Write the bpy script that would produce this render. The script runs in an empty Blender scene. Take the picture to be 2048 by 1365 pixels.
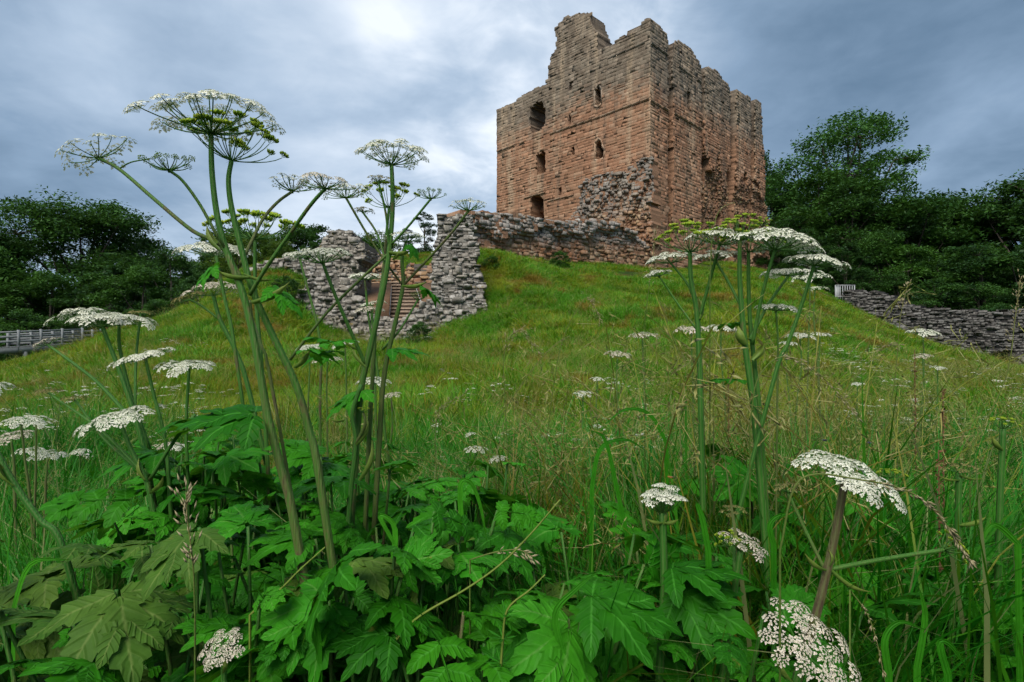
import bpy, math, random
import numpy as np
from mathutils import Vector, Matrix

random.seed(7)
RNG = np.random.default_rng(11)
SC = bpy.context.scene
COL = SC.collection
R = math.radians

# ------------------------------------------------------------------ camera, sky, sun, exposure
EYE = 1.15                       # height of the lens above the grass at the photographer's feet
F = 2048 * 20.0 / 36.0           # focal length in photograph pixels
HOR = 700.0                      # row of the horizon in the photograph
cam_data = bpy.data.cameras.new('camera')
cam_data.lens = 20.0
cam_data.sensor_width = 36.0
cam_data.shift_y = (HOR - 682.5) / 2048.0
cam_data.clip_start = 0.05
cam_data.clip_end = 3000
cam = bpy.data.objects.new('camera', cam_data)
COL.objects.link(cam)
cam.location = (0, 0, EYE)
cam.rotation_euler = (R(90), 0, 0)
SC.camera = cam

SUN_EL, SUN_AZ = R(50), R(200)   # soft light from behind the photographer's left shoulder
world = bpy.data.worlds.new('World')
SC.world = world
world.use_nodes = True
wn = world.node_tree
wn.nodes.clear()


class NT:
    """small helper to wire shader nodes"""
    def __init__(s, tree):
        s.t = tree
    def n(s, typ, **kw):
        nd = s.t.nodes.new(typ)
        for k, v in kw.items():
            setattr(nd, k, v)
        return nd
    def put(s, sock, v):
        if isinstance(v, bpy.types.NodeSocket):
            s.t.links.new(v, sock)
        elif v is not None:
            if hasattr(sock.default_value, '__len__') and not hasattr(v, '__len__'):
                v = (v, v, v, 1)[:len(sock.default_value)]
            if hasattr(v, '__len__') and len(sock.default_value) == 4 and len(v) == 3:
                v = (*v, 1)
            sock.default_value = v
    def m(s, op, a, b=None, c=None, clamp=False):
        nd = s.n('ShaderNodeMath', operation=op, use_clamp=clamp)
        for i, v in enumerate((a, b, c)):
            if v is not None:
                s.put(nd.inputs[i], v)
        return nd.outputs[0]
    def mix(s, f, a, b, blend='MIX'):
        nd = s.n('ShaderNodeMix', data_type='RGBA', blend_type=blend)
        s.put(nd.inputs[0], f); s.put(nd.inputs[6], a); s.put(nd.inputs[7], b)
        return nd.outputs[2]
    def noise(s, vec, scale, detail=4, rough=0.55, dist=0.0):
        nd = s.n('ShaderNodeTexNoise')
        s.put(nd.inputs['Vector'], vec)
        nd.inputs['Scale'].default_value = scale
        nd.inputs['Detail'].default_value = detail
        nd.inputs['Roughness'].default_value = rough
        nd.inputs['Distortion'].default_value = dist
        return nd.outputs[0]
    def rng(s, v, a, b, c=0.0, d=1.0, smooth=True):
        nd = s.n('ShaderNodeMapRange', interpolation_type='SMOOTHSTEP' if smooth else 'LINEAR')
        s.put(nd.inputs[0], v)
        for i, x in zip((1, 2, 3, 4), (a, b, c, d)):
            nd.inputs[i].default_value = x
        return nd.outputs[0]
    def ramp(s, v, stops):
        nd = s.n('ShaderNodeValToRGB')
        s.put(nd.inputs[0], v)
        el = nd.color_ramp.elements
        while len(el) < len(stops):
            el.new(0.5)
        for e, (p, c) in zip(el, stops):
            e.position = p; e.color = (*c, 1)
        return nd.outputs[0]
    def vmap(s, vec, scale):
        nd = s.n('ShaderNodeMapping')
        s.put(nd.inputs[0], vec)
        nd.inputs['Scale'].default_value = scale
        return nd.outputs[0]


w = NT(wn)
tc = w.n('ShaderNodeTexCoord')
sep = w.n('ShaderNodeSeparateXYZ'); w.put(sep.inputs[0], tc.outputs['Generated'])
dx, dy, dz = sep.outputs
zz = w.m('ADD', w.m('MAXIMUM', dz, 0.0), 0.22)
cmb = w.n('ShaderNodeCombineXYZ')
w.put(cmb.inputs[0], w.m('DIVIDE', dx, zz)); w.put(cmb.inputs[1], w.m('DIVIDE', dy, zz)); cmb.inputs[2].default_value = 3.7
cp = cmb.outputs[0]
n1 = w.noise(cp, 0.7, 6, 0.5, 0.3)
n2 = w.noise(cp, 2.0, 5, 0.52, 0.3)
n3 = w.noise(w.vmap(cp, (1.0, 0.45, 1.0)), 1.15, 5, 0.5, 0.6)
az = w.m('ARCTAN2', dx, dy)
body = w.m('ADD', w.m('MULTIPLY', n1, 0.65), w.m('MULTIPLY', n2, 0.35))
# one long break in the cloud, running from above the horizon to overhead
n4 = w.noise(cp, 5.5, 5, 0.6, 0.5)
wob = w.m('ADD', w.m('MULTIPLY', w.m('SUBTRACT', n3, 0.5), 0.75), w.m('MULTIPLY', w.m('SUBTRACT', n2, 0.5), 0.35))
el = w.m('ARCSINE', dz)
bx = w.m('DIVIDE', w.m('ADD', w.m('ADD', az, -0.08), wob), 0.21)
brk = w.m('POWER', 2.718, w.m('MULTIPLY', w.m('MULTIPLY', bx, bx), -1.0))
brk = w.m('MULTIPLY', brk, w.rng(dz, 0.02, 0.14, 0.55, 1.0))
lum = w.m('ADD', w.rng(body, 0.33, 0.67, 0.24, 0.76), w.m('MULTIPLY', brk, w.rng(w.m('ADD', w.m('MULTIPLY', n2, 0.6), w.m('MULTIPLY', n4, 0.4)), 0.36, 0.60, 0.24, 0.60)))
# away from the break the cloud is thicker and darker
thick = w.rng(w.m('ABSOLUTE', w.m('ADD', az, 0.10)), 0.15, 0.72, 0.12, -0.22)
lum = w.m('ADD', w.m('ADD', lum, thick), w.m('MULTIPLY', w.m('SUBTRACT', n4, 0.5), 0.22))
cloud = w.ramp(lum, [(0.0, (0.070, 0.125, 0.195)), (0.3, (0.180, 0.260, 0.365)), (0.55, (0.320, 0.405, 0.515)), (0.8, (0.50, 0.57, 0.66)), (1.0, (0.66, 0.705, 0.75))])
bg_c = w.n('ShaderNodeBackground'); w.put(bg_c.inputs[0], cloud); bg_c.inputs[1].default_value = 0.46
sky = w.n('ShaderNodeTexSky', sky_type='NISHITA')
sky.sun_disc = False
sky.sun_elevation = SUN_EL
sky.sun_rotation = SUN_AZ
bg_s = w.n('ShaderNodeBackground'); w.put(bg_s.inputs[0], sky.outputs[0]); bg_s.inputs[1].default_value = 0.05
mixw = w.n('ShaderNodeMixShader'); mixw.inputs[0].default_value = 0.93
w.put(mixw.inputs[1], bg_s.outputs[0]); w.put(mixw.inputs[2], bg_c.outputs[0])
wo = w.n('ShaderNodeOutputWorld'); w.put(wo.inputs[0], mixw.outputs[0])

sun_data = bpy.data.lights.new('sun', 'SUN')
sun_data.energy = 1.5
sun_data.angle = R(40)
sun_data.color = (1.0, 0.955, 0.88)
sun = bpy.data.objects.new('sun', sun_data)
COL.objects.link(sun)
sdir = Vector((math.sin(SUN_AZ) * math.cos(SUN_EL), math.cos(SUN_AZ) * math.cos(SUN_EL), math.sin(SUN_EL)))
sun.rotation_euler = sdir.to_track_quat('Z', 'Y').to_euler()
sun.location = sdir * 60

SC.view_settings.view_transform = 'Standard'
SC.view_settings.look = 'None'
SC.view_settings.gamma = 1
SC.view_settings.use_curve_mapping = False
SC.view_settings.exposure = 1.7
SC.render.engine = 'CYCLES'
SC.cycles.use_adaptive_sampling = True
SC.cycles.adaptive_threshold = 0.03
SC.cycles.max_bounces = 4
SC.cycles.diffuse_bounces = 2
SC.cycles.transmission_bounces = 2
SC.cycles.glossy_bounces = 1


def W(px, py, d):
    """photograph pixel and distance -> point in the place"""
    return np.array([(px - 1024.0) / F * d, d, EYE + (HOR - py) / F * d])


# ------------------------------------------------------------------ mesh helpers
class MB:
    def __init__(s):
        s.v, s.q, s.t, s.a, s.b, s.n = [], [], [], [], [], 0
    def add(s, v, q=None, t=None, tint=0.5, b=0.0):
        v = np.asarray(v, float).reshape(-1, 3)
        k = len(v)
        s.v.append(v)
        s.a.append(np.broadcast_to(np.asarray(tint, float), (k,)))
        s.b.append(np.broadcast_to(np.asarray(b, float), (k,)))
        if q is not None and len(q):
            s.q.append(np.asarray(q, int).reshape(-1, 4) + s.n)
        if t is not None and len(t):
            s.t.append(np.asarray(t, int).reshape(-1, 3) + s.n)
        s.n += k
        return s
    def mesh(s, name, mat, off=None, smooth=False):
        v = np.concatenate(s.v) if s.v else np.zeros((0, 3))
        if off is not None:
            v = v - np.asarray(off, float)
        q = np.concatenate(s.q) if s.q else np.zeros((0, 4), int)
        t = np.concatenate(s.t) if s.t else np.zeros((0, 3), int)
        me = bpy.data.meshes.new(name)
        me.vertices.add(len(v)); me.vertices.foreach_set('co', v.astype(np.float32).ravel())
        me.loops.add(q.size + t.size)
        me.loops.foreach_set('vertex_index', np.concatenate([q.ravel(), t.ravel()]).astype(np.int32))
        st = np.concatenate([np.arange(len(q)) * 4, q.size + np.arange(len(t)) * 3]).astype(np.int32)
        me.polygons.add(len(st))
        me.polygons.foreach_set('loop_start', st)
        if smooth:
            me.polygons.foreach_set('use_smooth', np.ones(len(st), bool))
        for nm, arr in (('tint', s.a), ('across', s.b)):
            at = me.attributes.new(nm, 'FLOAT', 'POINT')
            if arr:
                at.data.foreach_set('value', np.concatenate(arr).astype(np.float32))
        if mat is not None:
            me.materials.append(mat)
        me.update(calc_edges=True)
        return me
    def build(s, name, mat, parent=None, smooth=False, kind=None):
        me = s.mesh(name, mat, None if parent is None else rootloc(parent), smooth)
        return obj(name, me, parent, kind)


def rootloc(o):
    while o.parent is not None:
        o = o.parent
    return np.array(o.location)


def obj(name, me, parent=None, kind=None):
    o = bpy.data.objects.new(name, me)
    COL.objects.link(o)
    if parent is not None:
        o.parent = parent
    if kind:
        o['kind'] = kind
    return o


def tag(o, label, cat, group=None, kind=None):
    o['label'] = label
    o['category'] = cat
    if group:
        o['group'] = group
    if kind:
        o['kind'] = kind
    return o


def thing(name, label, cat, loc, group=None):
    o = bpy.data.objects.new(name, None)
    o.empty_display_size = 0.1
    COL.objects.link(o)
    o.location = tuple(float(c) for c in loc)
    return tag(o, label, cat, group)


def struct(o):
    o['kind'] = 'structure'
    return o


def unit(v):
    v = np.asarray(v, float)
    return v / (np.linalg.norm(v) + 1e-9)


def smooth_path(pts, radii, sub=4):
    """Catmull-Rom resample of a polyline with its radii"""
    p = np.asarray(pts, float); r = np.asarray(radii, float)
    if len(p) == 2:
        t = np.linspace(0, 1, sub + 1)[:, None]
        return p[0] * (1 - t) + p[1] * t, r[0] * (1 - t[:, 0]) + r[1] * t[:, 0]
    P = np.vstack([2 * p[0] - p[1], p, 2 * p[-1] - p[-2]])
    out, rr = [], []
    for i in range(1, len(P) - 2):
        for k in range(sub):
            t = k / sub
            a, b, c, d = P[i - 1], P[i], P[i + 1], P[i + 2]
            out.append(0.5 * (2 * b + (c - a) * t + (2 * a - 5 * b + 4 * c - d) * t * t + (3 * b - a - 3 * c + d) * t ** 3))
            rr.append(r[i - 1] * (1 - t) + r[i] * t)
    out.append(p[-1]); rr.append(r[-1])
    return np.array(out), np.array(rr)


def tube(mb, pts, radii, sides=6, tint=0.5, cap=True, ridge=0.0):
    p = np.asarray(pts, float); r = np.asarray(radii, float)
    n = len(p)
    tan = np.gradient(p, axis=0)
    tan /= np.linalg.norm(tan, axis=1)[:, None] + 1e-9
    ref = np.array([0, 0, 1.0]) if abs(tan[0][2]) < 0.8 else np.array([1.0, 0, 0])
    A = np.zeros_like(p); B = np.zeros_like(p)
    a = np.cross(tan[0], ref); a /= np.linalg.norm(a) + 1e-9
    for i in range(n):
        a = a - tan[i] * np.dot(a, tan[i]); a /= np.linalg.norm(a) + 1e-9
        A[i] = a; B[i] = np.cross(tan[i], a)
    ang = np.arange(sides) * 2 * math.pi / sides
    k = 1.0 + ridge * (np.arange(sides) % 2)
    ring = (A[:, None, :] * (np.cos(ang) * k)[None, :, None] + B[:, None, :] * (np.sin(ang) * k)[None, :, None]) * r[:, None, None] + p[:, None, :]
    v = ring.reshape(-1, 3)
    i, j = np.meshgrid(np.arange(n - 1), np.arange(sides), indexing='ij')
    j2 = (j + 1) % sides
    q = np.stack([i * sides + j, i * sides + j2, (i + 1) * sides + j2, (i + 1) * sides + j], -1).reshape(-1, 4)
    t = []
    if cap:
        v = np.vstack([v, p[0], p[-1]])
        for jj in range(sides):
            t.append((n * sides, (jj + 1) % sides, jj))
            t.append((n * sides + 1, (n - 1) * sides + jj, (n - 1) * sides + (jj + 1) % sides))
    tt = np.asarray(tint, float)
    if tt.ndim and len(tt) == n:
        tt = np.repeat(tt, sides)
        if cap:
            tt = np.concatenate([tt, [tt[0], tt[-1]]])
    across = np.tile(np.arange(sides) % 2, n).astype(float)
    if cap:
        across = np.concatenate([across, [0, 0]])
    mb.add(v, q, t, tt, across)


BOXQ = np.array([[0, 3, 2, 1], [4, 5, 6, 7], [0, 1, 5, 4], [1, 2, 6, 5], [2, 3, 7, 6], [3, 0, 4, 7]])


def beam(mb, p0, p1, wid, hei, up=(0, 0, 1), tint=0.5):
    p0 = np.asarray(p0, float); p1 = np.asarray(p1, float)
    t = unit(p1 - p0)
    s = unit(np.cross(t, up)); u = np.cross(s, t)
    v = []
    for p in (p0, p1):
        for a, b in ((-1, -1), (1, -1), (1, 1), (-1, 1)):
            v.append(p + s * wid / 2 * a + u * hei / 2 * b)
    mb.add(v, BOXQ, None, tint)


# ------------------------------------------------------------------ materials
def new_mat(name):
    m = bpy.data.materials.new(name)
    m.use_nodes = True
    m.node_tree.nodes.clear()
    return m, NT(m.node_tree)


def finish(nt, color, rough=0.8, bump=None, bump_d=0.02, transl=0.0, tcol=None, spec=0.3):
    b = nt.n('ShaderNodeBsdfPrincipled')
    nt.put(b.inputs['Base Color'], color)
    nt.put(b.inputs['Roughness'], rough)
    b.inputs['Specular IOR Level'].default_value = spec
    if bump is not None:
        bn = nt.n('ShaderNodeBump')
        bn.inputs['Strength'].default_value = 1.0
        bn.inputs['Distance'].default_value = bump_d
        nt.put(bn.inputs['Height'], bump)
        nt.put(b.inputs['Normal'], bn.outputs[0])
    out = nt.n('ShaderNodeOutputMaterial')
    if transl:
        tr = nt.n('ShaderNodeBsdfTranslucent')
        nt.put(tr.inputs[0], tcol if tcol is not None else color)
        mx = nt.n('ShaderNodeMixShader')
        mx.inputs[0].default_value = transl
        nt.put(mx.inputs[1], b.outputs[0]); nt.put(mx.inputs[2], tr.outputs[0])
        nt.put(out.inputs[0], mx.outputs[0])
    else:
        nt.put(out.inputs[0], b.outputs[0])


def rand_src(nt, src):
    if src == 'attr':
        a = nt.n('ShaderNodeAttribute', attribute_name='tint')
        return a.outputs['Fac']
    return nt.n('ShaderNodeObjectInfo').outputs['Random']


def stone_mat(name, cols, grey, zlo, zhi, patch=None, patch_amt=0.0, src='attr', streak=0.0, lichen=0.0, nz=5.0, moss=None, slope=0.0, bump_d=0.02):
    m, nt = new_mat(name)
    pos = nt.n('ShaderNodeNewGeometry').outputs['Position']
    sp = nt.n('ShaderNodeSeparateXYZ'); nt.put(sp.inputs[0], pos)
    r = rand_src(nt, src)
    k = len(cols)
    c = nt.ramp(r, [((i + 0.5) / k, col) for i, col in enumerate(cols)])
    big = nt.noise(pos, 0.22, 5, 0.6)
    med = nt.noise(pos, 0.9, 5, 0.65)
    fine = nt.noise(pos, 9.0, 5, 0.7)
    if patch is not None:
        c = nt.mix(nt.m('MULTIPLY', nt.rng(big, 0.42, 0.62), patch_amt), c, patch)
    top = nt.m('SUBTRACT', sp.outputs[2], nt.m('MULTIPLY', sp.outputs[0], slope))
    # weathering: grey crust that has grown down from the exposed wall heads
    h = nt.m('ADD', top, nt.m('MULTIPLY', nt.m('SUBTRACT', nt.m('ADD', nt.m('MULTIPLY', big, 0.6), nt.m('MULTIPLY', med, 0.4)), 0.5), nz))
    h = nt.m('ADD', h, nt.m('MULTIPLY', nt.m('SUBTRACT', r, 0.5), nz * 0.22))
    gf = nt.rng(h, zlo, zhi, 0.0, 0.82)
    c = nt.mix(gf, c, nt.mix(nt.rng(med, 0.35, 0.65), grey, tuple(x * 0.55 for x in grey)))
    if streak:
        st = nt.noise(nt.vmap(pos, (0.55, 0.55, 0.05)), 1.0, 5, 0.6)
        c = nt.mix(nt.m('MULTIPLY', nt.rng(st, 0.52, 0.66), streak), c, (0.40, 0.30, 0.20))
        st2 = nt.noise(nt.vmap(pos, (0.8, 0.8, 0.06)), 1.3, 4, 0.6)
        c = nt.mix(nt.m('MULTIPLY', nt.rng(st2, 0.55, 0.7), streak * 0.9), c, (0.10, 0.075, 0.055))
    if lichen:
        ln = nt.noise(pos, 5.0, 6, 0.75)
        c = nt.mix(nt.m('MULTIPLY', nt.rng(ln, 0.52, 0.62), lichen), c, (0.50, 0.48, 0.44))
        ln2 = nt.noise(nt.vmap(pos, (1.3, 1.3, 1.3)), 6.0, 6, 0.7)
        c = nt.mix(nt.m('MULTIPLY', nt.rng(ln2, 0.56, 0.66), lichen * 0.6), c, (0.035, 0.033, 0.03))
    if moss:
        mn = nt.noise(pos, 0.8, 5, 0.7)
        c = nt.mix(nt.rng(mn, 0.63, 0.70, 0, 0.8), c, moss)
    c = nt.mix(1.0, c, nt.ramp(fine, [(0.2, (0.55, 0.55, 0.55)), (0.55, (1, 1, 1)), (0.85, (1.3, 1.3, 1.3))]), 'MULTIPLY')
    bump = nt.m('ADD', nt.noise(pos, 14.0, 6, 0.7), nt.m('MULTIPLY', nt.noise(pos, 3.0, 4, 0.6), 1.5))
    finish(nt, c, 0.92, bump, bump_d, spec=0.15)
    return m


def leaf_mat(name, c_dark, c_lite, vein, transl=0.3, rough=0.5, scale=3.0, spec=0.35):
    m, nt = new_mat(name)
    pos = nt.n('ShaderNodeNewGeometry').outputs['Position']
    a = nt.n('ShaderNodeAttribute', attribute_name='tint').outputs['Fac']
    ac = nt.n('ShaderNodeAttribute', attribute_name='across').outputs['Fac']
    rnd = nt.n('ShaderNodeObjectInfo').outputs['Random']
    n = nt.noise(pos, scale, 4, 0.6)
    f = nt.m('ADD', nt.m('MULTIPLY', n, 0.55), nt.m('MULTIPLY', rnd, 0.45))
    c = nt.mix(nt.rng(f, 0.25, 0.75), c_dark, c_lite)
    c = nt.mix(nt.rng(ac, 0.86, 0.99, 0.0, 0.75), c, vein)
    # side veins running out to the teeth, the blade quilted between them
    ph = nt.m('FRACT', nt.m('ADD', nt.m('MULTIPLY', a, 6.0), nt.m('MULTIPLY', ac, 1.1)))
    tri = nt.m('ABSOLUTE', nt.m('SUBTRACT', ph, 0.5))
    c = nt.mix(nt.m('MULTIPLY', nt.rng(tri, 0.45, 0.495), 0.30), c, vein)
    quilt = nt.m('SUBTRACT', nt.m('MULTIPLY', nt.noise(pos, 70.0, 3, 0.6), 0.5), nt.m('MULTIPLY', nt.rng(tri, 0.2, 0.5), 1.0))
    c = nt.mix(nt.rng(nt.noise(pos, scale * 6.0, 4, 0.6), 0.3, 0.7, 0.0, 0.35), c, tuple(x * 0.45 for x in c_dark))
    c = nt.mix(nt.rng(nt.noise(pos, scale * 2.2, 5, 0.7), 0.66, 0.74, 0, 0.55), c, (0.20, 0.16, 0.03))
    finish(nt, c, rough, quilt, 0.0012, transl, nt.mix(0.45, c, (0.10, 0.22, 0.01)), spec)
    return m


def ramp_mat(name, stops, rough=0.7, transl=0.0, noise_scale=40.0, noise_amt=0.35, spec=0.3, across=None, streak=0.0):
    """colour from the tint attribute, broken up with grain"""
    m, nt = new_mat(name)
    pos = nt.n('ShaderNodeNewGeometry').outputs['Position']
    a = nt.n('ShaderNodeAttribute', attribute_name='tint').outputs['Fac']
    n = nt.noise(pos, noise_scale, 4, 0.65)
    f = nt.m('ADD', a, nt.m('MULTIPLY', nt.m('SUBTRACT', n, 0.5), noise_amt))
    if streak:
        sk = nt.noise(nt.vmap(pos, (260.0, 260.0, 9.0)), 1.0, 3, 0.6)
        blot = nt.noise(nt.vmap(pos, (1.0, 1.0, 0.4)), 26.0, 4, 0.65)
        f = nt.m('ADD', f, nt.m('ADD', nt.m('MULTIPLY', nt.m('SUBTRACT', sk, 0.5), streak), nt.m('MULTIPLY', nt.rng(blot, 0.56, 0.70), streak * 0.8)))
        n = sk
    c = nt.ramp(f, stops)
    if across:
        ac = nt.n('ShaderNodeAttribute', attribute_name='across').outputs['Fac']
        c = nt.mix(nt.m('MULTIPLY', ac, 0.5), c, across)
    finish(nt, c, rough, n, 0.004, transl, None, spec)
    return m


def grass_mat(name, lush, olive, straw, transl=0.3):
    m, nt = new_mat(name)
    pos = nt.n('ShaderNodeNewGeometry').outputs['Position']
    a = nt.n('ShaderNodeAttribute', attribute_name='tint').outputs['Fac']
    fl = nt.vmap(pos, (1, 1, 0.35))
    p1 = nt.noise(fl, 0.33, 4, 0.6)
    p2 = nt.noise(fl, 0.9, 4, 0.65)
    p3 = nt.noise(fl, 0.55, 3, 0.6, 0.4)
    f = nt.m('ADD', nt.m('ADD', nt.m('MULTIPLY', p1, 0.55), nt.m('MULTIPLY', p2, 0.25)), nt.m('MULTIPLY', a, 0.22))
    c = nt.mix(nt.rng(f, 0.42, 0.62), lush, olive)
    c = nt.mix(nt.rng(nt.m('ADD', p3, nt.m('MULTIPLY', a, 0.07)), 0.575, 0.665, 0.0, 0.75), c, (0.23, 0.125, 0.016))
    c = nt.mix(nt.rng(a, 0.78, 0.98, 0.0, 0.9), c, straw)
    finish(nt, c, 0.6, None, 0, transl, c, 0.25)
    return m


M = {}
RED = [(0.275, 0.150, 0.090), (0.315, 0.172, 0.102), (0.345, 0.200, 0.122), (0.295, 0.155, 0.090), (0.345, 0.218, 0.140)]
GREY = [(0.155, 0.145, 0.125), (0.24, 0.225, 0.20), (0.33, 0.31, 0.28), (0.18, 0.165, 0.145), (0.28, 0.255, 0.215)]
ZK = (25.0, 29.5)
for src, sfx in (('attr', ''), ('obj', '_single')):
    M['keep' + sfx] = stone_mat('keep_sandstone' + sfx, RED, (0.22, 0.195, 0.15), 23.8, 27.6, (0.235, 0.115, 0.066), 0.45, src, 0.55, 0, 6.0, bump_d=0.007)
    M['rubble' + sfx] = stone_mat('rubble_core' + sfx, [(0.23, 0.12, 0.07), (0.30, 0.185, 0.10), (0.34, 0.22, 0.12), (0.24, 0.13, 0.075)], (0.26, 0.245, 0.205), 22.0, 25.0, (0.16, 0.085, 0.05), 0.7, src, 0.3, 0.25, 5.0)
    M['stub' + sfx] = stone_mat('stub_rubble' + sfx, [(0.27, 0.15, 0.08), (0.36, 0.245, 0.14), (0.30, 0.205, 0.12), (0.22, 0.11, 0.06)], (0.25, 0.24, 0.215), 12.0, 15.5, (0.23, 0.10, 0.05), 0.8, src, 0.2, 0.35, 8.0)
    M['curtain' + sfx] = stone_mat('curtain_stone' + sfx, [(0.25, 0.135, 0.075), (0.33, 0.21, 0.125), (0.29, 0.165, 0.085), (0.36, 0.26, 0.165)], (0.36, 0.35, 0.325), 7.7, 9.0, (0.23, 0.10, 0.045), 0.7, src, 0.3, 0.3, 2.2, None, 0.14)
    M['gate' + sfx] = stone_mat('gate_rubble' + sfx, GREY, (0.42, 0.40, 0.38), 50, 60, (0.24, 0.205, 0.16), 0.45, src, 0.0, 0.55, 2.0, (0.20, 0.14, 0.02))
    M['far_wall' + sfx] = stone_mat('far_wall_stone' + sfx, [(0.075, 0.072, 0.066), (0.12, 0.115, 0.105), (0.17, 0.165, 0.155), (0.095, 0.088, 0.08)], (0.2, 0.2, 0.2), 50, 60, (0.10, 0.085, 0.075), 0.4, src, 0, 0.3, 2.0)
M['core_red'] = stone_mat('mortar_red', [(0.28, 0.155, 0.095), (0.31, 0.175, 0.105)], (0.17, 0.155, 0.125), 23.5, 27.0, None, 0, 'attr', 0.3, 0, 6.0)
M['core_grey'] = stone_mat('mortar_grey', [(0.14, 0.128, 0.11), (0.18, 0.162, 0.138)], (0.12, 0.11, 0.09), 50, 60)
M['core_dark'] = stone_mat('mortar_dark', [(0.045, 0.043, 0.042), (0.06, 0.055, 0.052)], (0.12, 0.11, 0.09), 50, 60)
M['dressed'] = stone_mat('dressed_sandstone', [(0.30, 0.19, 0.12), (0.36, 0.25, 0.17)], (0.22, 0.20, 0.165), 24.0, 27.5, None, 0, 'attr', 0.3, 0.1, 5.0)
M['brown'] = stone_mat('brown_render', [(0.16, 0.10, 0.06), (0.20, 0.125, 0.075)], (0.2, 0.2, 0.2), 50, 60, (0.18, 0.10, 0.06), 0.5)
M['step'] = stone_mat('worn_step', [(0.17, 0.125, 0.09), (0.36, 0.27, 0.20), (0.24, 0.18, 0.13)], (0.2, 0.2, 0.2), 50, 60, None, 0, 'obj')

# ------------------------------------------------------------------ terrain
# (photograph x, photograph y, distance) of places on the turf
GP = [
    (1024, 2200, .9), (1024, 1840, 1.2), (200, 1560, 1.6), (1800, 1560, 1.6), (1024, 1350, 2.1), (100, 1290, 2.4), (1950, 1290, 2.4),
    (1024, 1010, 4.2), (300, 1000, 4.3), (1750, 1000, 4.3), (1024, 880, 6.8), (200, 900, 6.3), (1900, 890, 6.6),
    (1024, 795, 10), (600, 800, 10), (1500, 790, 10), (1950, 800, 10), (100, 815, 10),
    (1024, 735, 15), (700, 735, 15), (1400, 720, 15), (1800, 765, 15), (350, 740, 15), (60, 790, 15),
    (1050, 690, 20), (800, 705, 20), (600, 690, 20), (1300, 670, 20), (1550, 675, 20), (1750, 715, 20), (2000, 765, 20), (400, 700, 20), (200, 720, 19.5), (0, 758, 19.5),
    (960, 668, 25.5), (880, 690, 25), (760, 692, 25), (640, 690, 25), (580, 655, 25), (1050, 640, 25), (1250, 618, 26), (1450, 615, 26), (1600, 635, 26), (1800, 695, 26), (1980, 738, 25),
    (430, 615, 26), (300, 655, 25), (160, 692, 25), (0, 742, 24.5),
    (975, 585, 29), (1100, 580, 30), (1300, 575, 32), (1450, 572, 33), (1600, 590, 34), (1720, 634, 34), (1850, 690, 33), (2000, 735, 32),
    (560, 555, 30), (440, 580, 30), (330, 650, 30), (180, 715, 30), (500, 540, 34), (380, 640, 36), (250, 720, 36), (100, 760, 34),
    (955, 506, 33.5), (1050, 525, 35), (1200, 532, 42), (1300, 543, 47), (1380, 548, 49), (1450, 550, 54), (1540, 548, 62), (1590, 562, 52), (1660, 592, 46), (1750, 665, 46), (1850, 725, 46), (1990, 750, 44),
    (994, 500, 60), (1000, 500, 80), (1300, 510, 80), (800, 520, 60), (650, 545, 50), (700, 555, 44), (780, 560, 36), (860, 530, 40), (450, 660, 50), (250, 740, 52),
    (770, 672, 28.3), (800, 664, 28.3), (750, 640, 29.5), (810, 640, 29.5), (760, 612, 31), (815, 612, 31), (800, 585, 33),
    (1600, 600, 75), (1750, 700, 70), (1950, 735, 66), (450, 720, 75), (700, 640, 75),
]
gp = np.array([W(*g) for g in GP])
gp = np.vstack([gp, [[x, y, 0.0] for x, y in ((-4, -3), (4, -3), (0, -6), (-20, -4), (20, -4), (-12, 4), (12, 4))],
                [[x, y, -2.5] for x, y in ((-70, 30), (-80, 60), (-70, 100), (-30, 110), (20, 115), (70, 105), (90, 70), (85, 35), (60, 20), (-55, 5), (50, 0))]])
SCL = 20.0


def tps_k(d2):
    return 0.5 * d2 * np.log(d2 + 1e-9)


def tps_fit(p, lam=0.0006):
    xy = p[:, :2] / SCL
    n = len(p)
    d2 = ((xy[:, None] - xy[None]) ** 2).sum(-1)
    K = tps_k(d2) + lam * np.eye(n)
    P = np.hstack([np.ones((n, 1)), xy])
    A = np.block([[K, P], [P.T, np.zeros((3, 3))]])
    return xy, np.linalg.solve(A, np.concatenate([p[:, 2], np.zeros(3)]))


TXY, TW = tps_fit(gp)
BUMPS = [(RNG.uniform(0.5, 3.2), RNG.uniform(0, 6.28), RNG.uniform(0, 6.28), RNG.uniform(0.3, 1)) for _ in range(18)]


def ground(x, y):
    x = np.atleast_1d(np.asarray(x, float)); y = np.atleast_1d(np.asarray(y, float))
    out = np.empty(len(x))
    for s in range(0, len(x), 20000):
        q = np.stack([x[s:s + 20000], y[s:s + 20000]], 1) / SCL
        d2 = ((q[:, None] - TXY[None]) ** 2).sum(-1)
        out[s:s + 20000] = tps_k(d2) @ TW[:-3] + TW[-3] + q @ TW[-2:]
    far = np.clip((np.hypot(x - 5, (y - 45)) - 62) / 45, 0, 1)
    far = far * far * (3 - 2 * far)
    out = np.clip(out, -3.2, 11) * (1 - far) + (-2.6) * far
    b = np.zeros(len(x))
    for fr, ph, an, am in BUMPS:
        b += am / (0.6 + fr) * np.sin(fr * (x * math.cos(an) + y * math.sin(an)) + ph)
    d = np.hypot(x, y)
    return out + b * 0.075 * np.clip((d - 3) / 6, 0, 1) * (1 - far)


def g1(x, y):
    return float(ground([x], [y])[0])


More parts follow.
